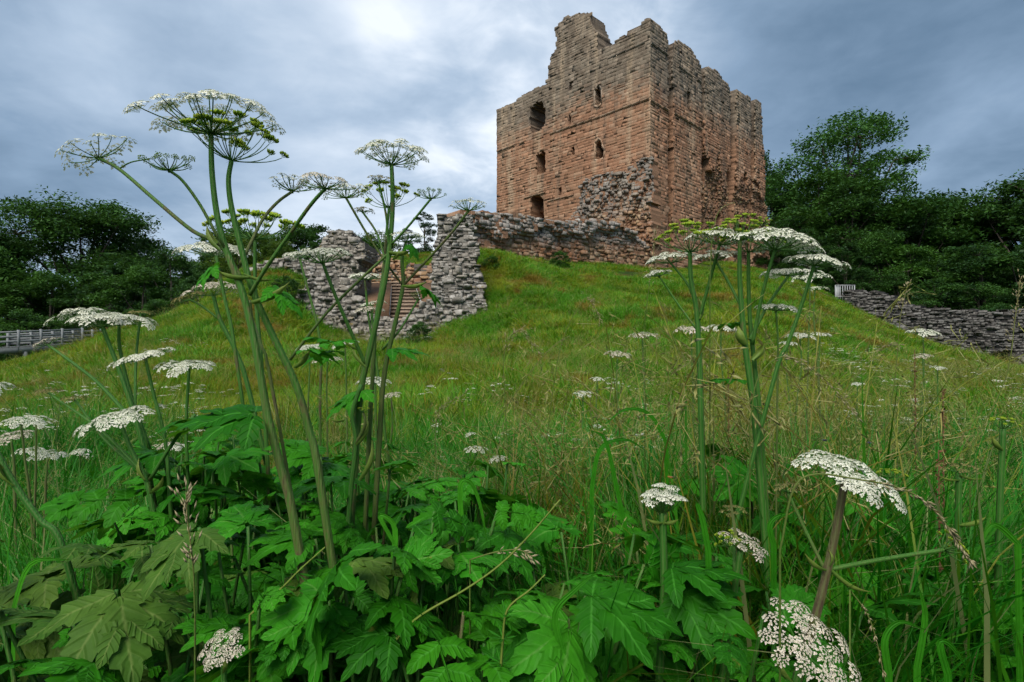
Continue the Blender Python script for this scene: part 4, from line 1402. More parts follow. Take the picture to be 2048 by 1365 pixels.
# long green grass standing up through the broad leaves
y = g_.uniform(1.35, 2.8, 640); x = y * g_.uniform(-0.95, 0.95, 640)
put('long_grass', PR_NEAR, x, y, 1.0, 1.6, g_, 0.2)

y = g_.uniform(2.0, 6.5, 1500) ; x = y * np.where(g_.random(1500) < 0.72, g_.uniform(0.0, 1.0, 1500), g_.uniform(-1.0, 0.0, 1500))
k = patchy(x, y, 1.1, 2.2) > g_.random(1500) * 0.9
put('lush_grass', PR_NEAR, x[k], y[k], 0.75, 1.45, g_, 0.2)

# coarse tussocks and thin seed heads higher up the slope
x, y = field(900, 7, 34, g_, 1.7)
k = (patchy(x, y, 1.3, 0.4) > 0.45)
put('tussocks', PR_MID, x[k], y[k], 1.3, 2.1, g_, 0.25)
x, y = field(1500, 9, 30, g_, 1.8)
k = (patchy(x, y, 0.7, 2.9) > 0.5)
put('slope_grass_heads', PR_SEED, x[k], y[k], 0.8, 1.2, g_, 0.15)

# ------------------------------------------------------------------ hogweed: leaves, flower clusters, stems
M['leaf'] = leaf_mat('hogweed_leaf', (0.014, 0.120, 0.003), (0.042, 0.245, 0.006), (0.07, 0.31, 0.03), 0.36, 0.55, 6.0, 0.12)
M['leaf_lite'] = leaf_mat('hogweed_leaf_light', (0.025, 0.200, 0.006), (0.055, 0.300, 0.012), (0.12, 0.34, 0.05), 0.35, 0.55, 6.0, 0.12)
M['leaf_old'] = leaf_mat('hogweed_leaf_faded', (0.040, 0.115, 0.012), (0.085, 0.165, 0.020), (0.15, 0.22, 0.05), 0.25, 0.6, 6.0, 0.12)
M['stem'] = ramp_mat('hogweed_stem', [(0.0, (0.010, 0.110, 0.006)), (0.35, (0.030, 0.135, 0.010)), (0.6, (0.085, 0.100, 0.024)), (0.8, (0.080, 0.060, 0.028)), (1.0, (0.060, 0.035, 0.022))], 0.6, 0, 60, 0.3, 0.25, (0.11, 0.15, 0.045), 0.55)
M['sheath'] = ramp_mat('leaf_sheath', [(0.0, (0.055, 0.16, 0.015)), (0.6, (0.17, 0.24, 0.035)), (1.0, (0.24, 0.24, 0.05))], 0.55, 0.2, 30, 0.4, 0.25, (0.10, 0.13, 0.03))
M['floret'] = ramp_mat('white_florets', [(0.0, (0.030, 0.110, 0.012)), (0.25, (0.11, 0.20, 0.03)), (0.42, (0.52, 0.54, 0.36)), (0.7, (0.70, 0.69, 0.56)), (1.0, (0.80, 0.78, 0.68))], 0.7, 0.22, 30, 0.16, 0.1)
M['pinkish'] = ramp_mat('faded_florets', [(0.0, (0.035, 0.100, 0.015)), (0.25, (0.13, 0.17, 0.04)), (0.45, (0.46, 0.40, 0.27)), (0.8, (0.66, 0.58, 0.48)), (1.0, (0.72, 0.66, 0.58))], 0.7, 0.2, 30, 0.25, 0.1)
M['bud'] = ramp_mat('green_buds', [(0.0, (0.030, 0.110, 0.012)), (0.4, (0.070, 0.165, 0.020)), (0.7, (0.15, 0.23, 0.035)), (1.0, (0.30, 0.36, 0.10))], 0.65, 0.15, 30, 0.3, 0.2)
M['seed'] = ramp_mat('green_seeds', [(0.0, (0.045, 0.150, 0.012)), (0.4, (0.18, 0.31, 0.02)), (0.8, (0.34, 0.44, 0.03)), (1.0, (0.44, 0.48, 0.07))], 0.6, 0.25, 30, 0.3, 0.2)
M['dull'] = ramp_mat('browned_heads', [(0.0, (0.045, 0.090, 0.015)), (0.4, (0.13, 0.14, 0.035)), (0.8, (0.22, 0.17, 0.07)), (1.0, (0.36, 0.32, 0.18))], 0.75, 0.15, 30, 0.4, 0.1)


def lobe(mb, base, ang, L, wd, droop, rng, fold=0.22, teeth=5, tint=0.5):
    """one toothed lobe of a leaf, in the plane of the leaf (x along, y across), sagging to its tip"""
    n = teeth * 3 + 1
    t = np.linspace(0, 1, n)
    ca, sa = math.cos(ang), math.sin(ang)
    prof = np.sin(np.clip(t * 0.93 + 0.07, 0, 1) * math.pi) ** 0.75 * (1 - 0.35 * t)
    saw = np.choose(np.arange(n) % 3, [0.78, 0.92, 1.10]) * np.repeat(rng.uniform(0.82, 1.14, teeth + 1), 3)[:n]
    saw[-1] = 0
    hw = wd * prof * saw
    hw[-1] = 0.001
    fwd = np.choose(np.arange(n) % 3, [-0.015, 0.02, 0.05]) * L
    mid = np.stack([t * L, np.zeros(n), -droop * L * t ** 2 + 0.016 * np.sin(t * 9 + ang * 3)], 1)
    lf = np.stack([t * L + fwd * (hw / wd), hw, mid[:, 2] + fold * hw - 0.35 * hw ** 2 / wd], 1)
    rt = np.stack([t * L + fwd * (hw / wd), -hw, mid[:, 2] + fold * hw - 0.35 * hw ** 2 / wd], 1)
    ml = (mid + lf) / 2; mr = (mid + rt) / 2
    ml[:, 2] += 0.05 * hw; mr[:, 2] += 0.05 * hw
    v = np.concatenate([lf, ml, mid, mr, rt])
    x = v[:, 0] * ca - v[:, 1] * sa + base[0]; y = v[:, 0] * sa + v[:, 1] * ca + base[1]
    v = np.stack([x, y, v[:, 2] + base[2]], 1)
    q = [(r * n + i, r * n + i + 1, (r + 1) * n + i + 1, (r + 1) * n + i) for r in range(4) for i in range(n - 1)]
    ac = np.concatenate([np.zeros(n), np.full(n, 0.5), np.ones(n), np.full(n, 0.5), np.zeros(n)])
    mb.add(v, q, None, np.tile(t, 5), ac)


def leaf_mesh(seed, mat, style=0):
    """unit hogweed leaf: x runs outward from the stalk, length about 1"""
    r = np.random.default_rng(seed)
    mb = MB()
    if style == 0:      # broad, palmate lobes
        lobe(mb, (0.10, 0, 0), 0.0, 0.90, 0.28, 0.36, r, teeth=5, tint=r.random())
        for s in (-1, 1):
            lobe(mb, (0.12, 0.02 * s, 0.003), s * 0.72, 0.74, 0.215, 0.40, r, teeth=5, tint=r.random())
            lobe(mb, (0.06, 0.03 * s, 0.006), s * 1.50, 0.56, 0.19, 0.42, r, teeth=4, tint=r.random())
            lobe(mb, (0.42, 0.05 * s, -0.045), s * 0.55, 0.42, 0.13, 0.25, r, teeth=3, tint=r.random())
    else:               # pinnate: pairs of toothed leaflets along the stalk
        for k, (x, L) in enumerate(((0.05, 0.40), (0.36, 0.40))):
            for s in (-1, 1):
                lobe(mb, (x, 0, 0.004 * k - 0.15 * x * x), s * (1.25 - 0.25 * k), L, 0.175, 0.35, r, teeth=4, tint=r.random())
        for s in (-1, 0, 1):
            lobe(mb, (0.58, 0, -0.04), s * 0.72, 0.46 - 0.06 * abs(s), 0.19, 0.38, r, teeth=4, tint=r.random())
        tube(mb, [(0, 0, 0), (0.35, 0, -0.01), (0.62, 0, -0.045)], [0.014, 0.011, 0.008], 4, 0.6)
    return mb.mesh('leaf', mat, None, True)


LEAF = [leaf_mesh(200 + i, M['leaf'], 0 if i % 3 else 1) for i in range(7)]
LEAF_L = [leaf_mesh(220 + i, M['leaf_lite'], i % 2) for i in range(4)]
LEAF_O = [leaf_mesh(230 + i, M['leaf_old'], 0) for i in range(3)]


def add_leaf(parent, me, tip, at, size, roll=0.0, up=None, stalk=True, rad=0.004, mat='stem', st_tint=0.3, base=None):
    """leaf blade growing from `at` towards `tip` direction; optional stalk from `base`"""
    x = unit(tip)
    z = np.array([0, 0, 1.0]) if up is None else np.asarray(up, float)
    z = unit(z - x * np.dot(z, x))
    y = np.cross(z, x)
    if roll:
        y, z = y * math.cos(roll) + z * math.sin(roll), z * math.cos(roll) - y * math.sin(roll)
    rl_ = rootloc(parent)
    m = Matrix.Identity(4)
    for i in range(3):
        m[i][0] = x[i] * size; m[i][1] = y[i] * size; m[i][2] = z[i] * size; m[i][3] = at[i] - rl_[i]
    o = bpy.data.objects.new('leaf', me)
    COL.objects.link(o); o.parent = parent; o.matrix_basis = m
    if base is not None:
        mb = MB()
        d = np.asarray(at) - np.asarray(base)
        q, rr = smooth_path([base, np.asarray(base) + d * np.array([0.35, 0.35, 0.62]), at], [rad * 1.4, rad, rad * 0.7], 4)
        tube(mb, q, rr, 5, st_tint)
        s = mb.build('leaf_stalk', M[mat], parent, True)
    return o


def floret_cluster(seed, kind):
    """unit umbellet: florets on short stalks over a shallow dome of radius 1, stalks meeting at the origin"""
    r = np.random.default_rng(seed)
    mb = MB()
    if kind in ('white', 'pink', 'loose', 'dull'):
        n = {'white': 38, 'pink': 34, 'loose': 13, 'dull': 18}[kind]
        H = {'white': 0.75, 'pink': 0.8, 'loose': 0.8, 'dull': 0.7}[kind]
        for i in range(n):
            rho = math.sqrt((i + 0.4) / n) * r.uniform(0.92, 1.06); an = i * 2.39996 + r.normal(0, 0.15)
            c = np.array([math.cos(an) * rho, math.sin(an) * rho, H - 0.30 * rho * rho + r.normal(0, 0.03)])
            nv = unit(np.array([c[0] * 0.55, c[1] * 0.55, 0.8]))
            s = np.cross(nv, r.normal(0, 1, 3)); s /= np.linalg.norm(s)
            # stalk
            mb.add([(0, 0, 0), c + s * 0.014, c - s * 0.014], None, [(0, 1, 2)], 0.12)
            fs = (0.135 if kind not in ('loose', 'dull') else 0.19) * r.uniform(0.8, 1.2)
            out = unit(np.array([c[0], c[1], 0.0])) if rho > 0.05 else s
            bi = np.cross(nv, s)
            for k in range(5):
                a = k * 1.2566 + r.normal(0, 0.1)
                d = s * math.cos(a) + bi * math.sin(a)
                L = fs * (1 + (1.5 * max(0, np.dot(d, out)) if rho > 0.72 else 0.0))
                p = np.cross(nv, d)
                tn = {'white': 0.88, 'pink': 0.85, 'loose': 0.72, 'dull': 0.75}[kind] + r.normal(0, 0.13)
                mb.add([c, c + d * L * 0.6 + p * L * 0.36 + nv * 0.03, c + d * L * 1.05 + nv * 0.02, c + d * L * 0.6 - p * L * 0.36 + nv * 0.03], [(0, 1, 2, 3)], None, [tn - 0.35, tn, tn, tn])
            # boss of the floret
            mb.add([c + s * 0.05, c + bi * 0.05, c - s * 0.05, c - bi * 0.05, c + nv * 0.07], None, [(0, 1, 4), (1, 2, 4), (2, 3, 4), (3, 0, 4)], 0.33)
    elif kind == 'bud':
        n = 26
        for i in range(n):
            zf = 1 - 1.5 * (i + 0.5) / n
            rr = math.sqrt(max(0, 1 - zf * zf)); an = i * 2.39996
            d = np.array([math.cos(an) * rr, math.sin(an) * rr, zf])
            c = np.array([0, 0, 0.45]) + d * r.uniform(0.55, 0.95)
            s = np.cross(d, r.normal(0, 1, 3)); s /= np.linalg.norm(s); b = np.cross(d, s)
            w_ = r.uniform(0.13, 0.2)
            mb.add([c - d * w_, c + s * w_, c + b * w_, c - s * w_, c - b * w_, c + d * w_], None, [(0, 2, 1), (0, 3, 2), (0, 4, 3), (0, 1, 4), (5, 1, 2), (5, 2, 3), (5, 3, 4), (5, 4, 1)], r.uniform(0.3, 0.9))
            mb.add([(0, 0, 0), c + s * 0.02, c - s * 0.02], None, [(0, 1, 2)], 0.2)
    else:               # seed: flat oval seeds standing in a cup
        n = 17
        for i in range(n):
            rho = math.sqrt((i + 0.5) / n); an = i * 2.39996
            d = unit(np.array([math.cos(an) * rho * 0.85, math.sin(an) * rho * 0.85, 0.85]))
            c = d * (0.75 + 0.25 * rho)
            s = np.cross(d, r.normal(0, 1, 3)); s /= np.linalg.norm(s); b = np.cross(d, s) * 0.05
            L, w_ = 0.36 * r.uniform(0.8, 1.1), 0.19
            e = [c - d * L, c - d * L * 0.4 + s * w_ * 0.8, c + d * L * 0.45 + s * w_, c + d * L, c + d * L * 0.45 - s * w_, c - d * L * 0.4 - s * w_ * 0.8]
            mb.add(e + [c + b, c - b], None, [(6, j, (j + 1) % 6) for j in range(6)] + [(7, (j + 1) % 6, j) for j in range(6)], r.uniform(0.35, 0.9))
            mb.add([(0, 0, 0), c - d * L + s * 0.03, c - d * L - s * 0.03], None, [(0, 1, 2)], 0.15)
    return mb.mesh('floret_cluster', M[{'white': 'floret', 'loose': 'floret', 'pink': 'pinkish', 'dull': 'dull', 'bud': 'bud', 'seed': 'seed', 'green': 'seed'}[kind]])


CL = {k: [floret_cluster(300 + i * 7 + len(k), k) for i in range(4)] for k in ('white', 'pink', 'loose', 'dull', 'bud', 'seed', 'green')}
CSZ = {'white': 0.185, 'pink': 0.19, 'loose': 0.18, 'dull': 0.18, 'bud': 0.12, 'seed': 0.17, 'green': 0.17}


def umbel(parent, hub, axis, rad, H, kind, n, rng, ray_r=0.0011, csz=1.0, upright=0.5):
    """rays bowing out from the hub, each with its own cluster; the hub and rays are a part, the clusters its sub-parts"""
    axis = unit(axis)
    s = np.cross(axis, [0.3, 1, 0.2]); s = unit(s); b = np.cross(axis, s)
    mb = MB(); ends = []
    for i in range(n):
        rho = rad * math.sqrt((i + 0.55) / n) * rng.uniform(0.80, 1.10)
        an = i * 2.39996 + rng.normal(0, 0.12)
        o = s * math.cos(an) + b * math.sin(an)
        f = rho / rad
        h = rad * H * (1.0 - 0.55 * f * f) * rng.uniform(0.76, 1.14)
        e = hub + o * rho + axis * h
        c = hub + o * rho * 0.72 + axis * h * 0.30
        t = np.linspace(0, 1, 6)[:, None]
        p = hub * (1 - t) ** 2 + 2 * c * t * (1 - t) + e * t * t
        tube(mb, p, np.linspace(ray_r * 1.25, ray_r * 0.8, 6), 4, 0.22 + rng.random() * 0.15, False)
        ends.append((e, unit(unit(e - c) * (1 - upright) + axis * upright), f))
    tube(mb, [hub - axis * ray_r * 5, hub, hub + axis * ray_r * 2], [ray_r * 2.2, ray_r * 3.2, ray_r * 1.5], 6, 0.3)
    # narrow bracts under the hub
    for k in range(5):
        a = k * 1.2566; o = s * math.cos(a) + b * math.sin(a); p = np.cross(o, axis)
        mb.add([hub + p * ray_r, hub - p * ray_r, hub + o * rad * 0.16 - axis * rad * 0.05], None, [(0, 1, 2)], 0.4)
    u = mb.build('umbel', M['stem'], parent, True)
    rl_ = rootloc(parent)
    cs0 = rad * CSZ[kind] * csz * (20 / n) ** 0.4
    for i, (e, d, f) in enumerate(ends):
        k2 = kind
        me = CL[k2][i % 4]
        q = Vector(d).to_track_quat('Z', 'Y') @ Matrix.Rotation(rng.uniform(0, 6.28), 3, 'Z').to_quaternion()
        sc = cs0 * rng.uniform(0.75, 1.15)
        hh = 0.7 if kind not in ('bud', 'seed', 'green') else 0.0
        o = bpy.data.objects.new('floret_cluster', me)
        COL.objects.link(o); o.parent = u
        o.location = tuple(e - rl_ - d * sc * hh)
        o.rotation_mode = 'QUATERNION'; o.rotation_quaternion = q
        o.scale = (sc, sc, sc)
    return u


hg = np.random.default_rng(77)


def px_path(pts, d):
    """[(px, py[, extra distance])] at distance d"""
    return [W(p[0], p[1], d + (p[2] if len(p) > 2 else 0.0)) for p in pts]


def stem(parent, pts, r0, r1, tint=0.3, tint1=None, sides=8, name='stem', to_ground=False):
    p = list(pts)
    if to_ground:
        a = p[0]
        run = p[0] - p[1]
        zg = min(g1(a[0], a[1]) - 0.05, a[2] - 0.03)
        hz = a[2] - zg
        sl_ = np.clip(run[:2] / max(0.02, abs(run[2])), -0.35, 0.35) * hz * 0.45
        p = [np.array([a[0] + sl_[0], a[1] + sl_[1], zg]), np.array([a[0] + sl_[0] * 0.72, a[1] + sl_[1] * 0.72, a[2] - hz * 0.5])] + p
    q, rr = smooth_path(p, np.linspace(r0, r1, len(p)), 5)
    mb = MB()
    tube(mb, q, rr, sides, np.linspace(tint, tint if tint1 is None else tint1, len(q)), ridge=0.13)
    return mb.build(name, M['stem'], parent, True)


def sheath(parent, at, d, L, rad, tint=0.4):
    """the swollen leaf base that wraps a node"""
    d = unit(d)
    s = np.cross(d, [0.2, 1, 0.1]); s = unit(s)
    t = np.linspace(0, 1, 8)
    # an open boat: a half wrapped strip that flares and then pinches to a point
    n = len(t)
    out = np.array([0.1, -0.15, -1.0]) if abs(d[2]) < 0.75 else np.array([-1.0, -0.2, 0.0]) * (1 if d[0] < 0 else -1); out = unit(out - d * np.dot(out, d)); sd = np.cross(d, out)
    wd = rad * 0.62 * (0.9 + 0.5 * np.sin(t * math.pi)) * np.clip((1.03 - t) / 0.4, 0.05, 1.0)
    p = np.array([at + d * L * k + out * L * (0.10 * math.sin(k * 3.0)) for k in t])
    V = []
    m = 7
    for j in range(m):
        a = (j / (m - 1) - 0.5) * math.pi * 1.25
        V.append(p + sd * (np.sin(a) * wd)[:, None] + out * (np.cos(a) * wd * 0.8)[:, None])
    v = np.concatenate(V)
    q = [(j * n + i, j * n + i + 1, (j + 1) * n + i + 1, (j + 1) * n + i) for j in range(m - 1) for i in range(n - 1)]
    mb = MB(); mb.add(v, q, None, np.tile(0.15 + 0.6 * t, m), np.repeat(np.arange(m) % 2, n).astype(float))
    return mb.build('leaf_sheath', M['sheath'], parent, True)


def hogweed(label, d, stems, umbels, sheaths=(), leaves=(), name='hogweed', group=None, cat='plant', base=None):
    """stems: (pixel path from the bottom up, r0 px, r1 px, tint0, tint1, reaches the ground)
       umbels: (hub px, hub py, dd, radius px, dome, (tilt right, tilt up-from-flat, tilt to viewer), kind, rays)"""
    a = stems[0][0][0]
    x, y = (W(a[0], HOR, d)[:2]) if base is None else base
    r = thing(name, label, cat, (x, y, g1(x, y)), group)
    k = d / F
    for s in stems:
        pts, r0, r1, t0, t1, gr_ = s
        stem(r, px_path(pts, d), r0 * k * 0.72, r1 * k * 0.72, t0, t1, 12, 'stem', gr_)
    for u in umbels:
        px, py, dd, rad, dome, tilt, kind, n = u[:8]
        dd2 = d + dd
        hub = W(px, py, dd2)
        ax = np.array([tilt[0], -tilt[1], 1.0])
        umbel(r, hub, ax, rad * dd2 / F, dome, kind, n, hg, max(0.0009, rad * dd2 / F * 0.0095), u[8] if len(u) > 8 else 1.0)
    for s in sheaths:
        px, py, dx_, dy_, L, rad = s
        sheath(r, W(px, py, d - 0.005), np.array([dx_, hg.normal(0, 0.2), -dy_]), L * k, rad * k)
    for l in leaves:
        px, py, dx_, dz_, dyy, size, mats = l
        me = {'L': LEAF_L, 'D': LEAF, 'O': LEAF_O}[mats][int(hg.integers(0, 3))]
        add_leaf(r, me, np.array([dx_, dyy, dz_]), W(px, py, d), size * k, hg.normal(0, 0.25))
    return r


Wt, Pk, Ls, Du, Bd, Sd, Gn = 'white', 'pink', 'loose', 'dull', 'bud', 'seed', 'green'
A0 = (0, 0.05)
# --- the tall plant on the left
hogweed('tallest hogweed, two thick stems on the left topped by a wide umbel against the sky', 1.12,
        [([(592, 1065), (560, 930), (535, 830), (512, 700), (487, 592), (452, 500), (434, 430), (424, 345), (422, 268)], 13, 6.5, 0.62, 0.18, True),
         ([(640, 965, .05), (618, 860, .05), (592, 770, .04), (545, 670, .03), (505, 580, .02), (478, 480, .02), (462, 410, .02), (457, 360, .02), (463, 322, .02)], 12, 6, 0.55, 0.15, True),
         ([(484, 560), (440, 490, .01), (385, 462, .02), (310, 400, .03), (240, 340, .05), (197, 317, .06)], 5.5, 4.2, 0.55, 0.35, False),
         ([(452, 500), (432, 468, -.02), (400, 410, -.03), (365, 362, -.04), (338, 341, -.05)], 4.2, 3.4, 0.5, 0.35, False),
         ([(238, 338, .05), (262, 325, .04), (300, 318, .0)], 2.2, 1.6, 0.4, 0.3, False),
         ([(480, 530, .02), (500, 490, .03), (525, 440, .05), (555, 405, .07), (585, 383, .08)], 5.0, 3.8, 0.62, 0.55, False),
         ([(500, 590), (530, 540, -.02), (575, 475, -.04), (620, 412, -.06), (650, 378, -.07)], 5.0, 4.2, 0.45, 0.25, False),
         ([(545, 780, .1), (522, 690, .1), (505, 640, .15), (500, 600, .15)], 5.0, 4.0, 0.6, 0.5, True)],
        [(422, 268, 0, 130, 0.52, (-0.06, 0.02), Wt, 26), (463, 322, .02, 98, 0.72, (0.12, 0.0), Sd, 22), (197, 317, .06, 82, 0.35, (-0.45, 0.05), Ls, 14),
         (338, 341, -.05, 56, 0.42, (-0.1, 0.1), Bd, 16), (585, 383, .08, 50, 0.62, (0.12, 0.0), Ls, 14), (650, 378, -.07, 58, 0.42, (0.1, 0.0), Pk, 14)],
        [(440, 500, -0.5, -0.85, 62, 9), (500, 555, -0.95, -0.25, 75, 8), (505, 605, 0.8, -0.45, 85, 10), (590, 735, 0.72, -0.72, 55, 7), (432, 485, -0.6, -0.8, 45, 8), (488, 548, 0.9, 0.15, 60, 6)],
        [(432, 530, -0.8, -0.6, -.1, 70, 'L'), (545, 575, 0.8, -0.5, 0.1, 80, 'L'), (615, 705, 0.85, 0.1, -.2, 75, 'L'), (520, 830, -0.9, 0.1, -.3, 150, 'D'), (640, 690, 0.9, 0.25, .2, 75, 'L')])
hogweed('hogweed with a yellow green seeding head, partly hidden behind the tallest one', 1.75,
        [([(525, 760), (515, 640), (510, 560), (510, 480)], 6, 4.5, 0.3, 0.25, True), ([(470, 700), (450, 600), (432, 512)], 5, 4, 0.3, 0.25, True)],
        [(510, 480, 0, 88, 0.50, A0, Gn, 22), (432, 514, 0.05, 74, 0.36, (0.05, 0.1), Wt, 20)])
hogweed('hogweed with a faded brownish pink head on the green bank', 2.0,
        [([(500, 790), (470, 700), (440, 640), (427, 592)], 7, 5, 0.2, 0.2, True), ([(440, 640), (400, 610), (380, 600)], 3, 2.5, 0.3, 0.3, False)],
        [(427, 592, 0, 58, 0.42, (-0.15, 0.1), Pk, 18), (383, 600, 0.03, 40, 0.3, (-0.4, 0.1), Du, 12)])
# --- the central plant
hogweed('hogweed in front of the gatehouse with a flat white umbel above green seed cups', 1.5,
        [([(700, 1090), (712, 900), (722, 780), (742, 690), (760, 610), (775, 530), (784, 440), (785, 380), (783, 330)], 10, 5, 0.55, 0.25, True),
         ([(760, 860, .05), (770, 740, .05), (792, 640, .05), (806, 570, .05), (804, 520, .05), (812, 485, .05)], 8, 4, 0.6, 0.4, True),
         ([(738, 880, .08), (745, 760, .08), (752, 640, .08), (765, 560, .1), (772, 480, .1), (778, 416, .1)], 7, 3.6, 0.6, 0.3, True),
         ([(806, 572, .05), (775, 530, .02), (735, 470, 0), (692, 396, -.03)], 3.0, 3.2, 0.75, 0.45, False),
         ([(806, 572, .05), (850, 525, .03), (900, 470, 0), (937, 422, -.02)], 3.4, 3.4, 0.7, 0.45, False),
         ([(778, 500), (772, 430, -.02), (757, 364, -.04)], 3.0, 2.6, 0.3, 0.3, False),
         ([(782, 490), (815, 455, -.02), (862, 398, -.04)], 3.4, 3.0, 0.4, 0.3, False),
         ([(775, 540), (755, 470, .04), (725, 424, .06)], 2.8, 2.6, 0.4, 0.35, False),
         ([(733, 735), (700, 660, -.03), (670, 590, -.05), (645, 525, -.06)], 5, 4.0, 0.35, 0.25, False),
         ([(785, 500), (720, 560, .0), (650, 630, .0), (580, 720, .0)], 3.2, 3.6, 0.5, 0.5, False),
         ([(765, 700, .06), (800, 660, .06), (836, 600, .08)], 3, 2.6, 0.4, 0.3, False)],
        [(783, 330, 0, 82, 0.52, A0, Wt, 24), (778, 416, .1, 58, 0.72, A0, Sd, 15), (757, 364, -.04, 30, 0.35, A0, Du, 8), (692, 396, -.03, 56, 0.42, (-0.1, 0), Ls, 18), (862, 398, -.04, 33, 0.5, A0, Bd, 14),
         (937, 422, -.02, 38, 0.60, A0, Ls, 18), (725, 424, .06, 24, 0.35, A0, Du, 8), (812, 485, .05, 46, 0.45, A0, Ls, 14), (645, 527, -.06, 64, 0.50, (-0.05, 0.1), Wt, 24), (836, 600, .08, 22, 0.6, A0, Bd, 8)],
        [(778, 505, 0.95, -0.1, 46, 8), (806, 572, 0.95, -0.15, 52, 7), (733, 735, -0.55, -0.85, 55, 6), (718, 700, -0.7, -0.6, 45, 5), (785, 520, 0.5, -0.8, 28, 7)],
        [(845, 575, 0.85, -0.5, 0, 60, 'L'), (690, 690, -0.95, 0.3, -0.2, 85, 'L'), (670, 705, -0.95, 0.0, 0.2, 80, 'L'), (780, 700, 0.95, 0.1, 0.1, 80, 'L'), (725, 780, -0.6, -0.3, -0.5, 90, 'L'), (820, 490, 0.6, -0.7, 0, 36, 'L')])
hogweed('slender hogweed with small white heads just left of the stone steps', 2.3,
        [([(640, 800), (640, 680), (600, 520)], 4, 3, 0.5, 0.4, True), ([(760, 780), (738, 640), (730, 560)], 4, 2.6, 0.45, 0.3, True), ([(750, 760), (748, 680), (742, 625)], 3.5, 2.6, 0.4, 0.3, True)],
        [(600, 517, 0, 36, 0.4, (-.1, .1), Wt, 14), (730, 560, 0, 42, 0.32, A0, Wt, 16), (742, 625, 0, 34, 0.3, A0, Pk, 12)])
# --- the group on the right, in front of the keep
hogweed('left of two bushy hogweeds before the keep with mixed white and lime heads', 1.62,
        [([(1402, 830), (1398, 700), (1393, 620), (1382, 560), (1380, 505)], 9, 5, 0.15, 0.2, True), ([(1396, 620), (1376, 570, .03), (1340, 525, .06)], 4, 3, 0.2, 0.2, False),
         ([(1398, 640), (1420, 560, -.03), (1440, 488, -.06)], 4.5, 3.6, 0.2, 0.2, False), ([(1394, 660), (1350, 600, .05), (1318, 552, .06)], 3, 2.4, 0.3, 0.3, False)],
        [(1380, 505, 0, 66, 0.75, A0, Gn, 22), (1342, 527, .06, 52, 0.45, (-.15, .1), Wt, 18), (1440, 490, -.06, 64, 0.48, (.1, .05), Wt, 22, 1.2), (1318, 553, .06, 32, 0.4, (-.2, 0), Wt, 12)],
        [(1397, 640, 0.1, -1, 50, 10)], [(1440, 650, 0.9, 0.15, .1, 60, 'D')])
hogweed('right and larger of two bushy hogweeds before the keep, reaching over the dark wood', 1.5,
        [([(1512, 860), (1500, 760), (1490, 690), (1482, 600), (1479, 540), (1480, 482)], 11, 5, 0.15, 0.2, True), ([(1520, 840, .03), (1510, 740, .03), (1500, 640, .03), (1497, 560, .03), (1497, 505, .03)], 8, 4.4, 0.25, 0.2, True),
         ([(1505, 690), (1518, 620, -.02), (1532, 560, -.04), (1550, 500, -.05)], 5, 4, 0.3, 0.2, False), ([(1545, 770, -.04), (1575, 690, -.05), (1600, 620, -.06), (1628, 532, -.08)], 6, 4.4, 0.12, 0.12, True),
         ([(1500, 680), (1530, 620, .04), (1560, 575, .06), (1577, 552, .08)], 4, 3.2, 0.3, 0.2, False), ([(1555, 760, .05), (1556, 690, .05), (1552, 620, .05)], 3, 2.4, 0.6, 0.4, True),
         ([(1485, 620), (1460, 570, .05), (1430, 520, .08)], 4, 3.4, 0.25, 0.2, False)],
        [(1480, 482, 0, 52, 0.85, A0, Gn, 20), (1497, 505, .03, 56, 0.70, A0, Gn, 18), (1550, 500, -.05, 80, 0.48, (.15, .08), Wt, 26, 1.25), (1628, 532, -.08, 58, 0.36, (.18, .08), Wt, 20, 1.2), (1577, 552, .08, 56, 0.22, A0, Wt, 18),
         (1430, 522, .08, 50, 0.4, (-.1, .1), Wt, 18), (1552, 622, .05, 44, 0.30, (.05, .1), Wt, 16), (1526, 452, -.02, 18, 0.8, A0, Gn, 8)],
        [(1490, 690, -0.3, -0.9, 40, 12), (1505, 720, 0.5, -0.8, 40, 10)], [(1480, 760, -0.9, 0.1, -.3, 80, 'D')])
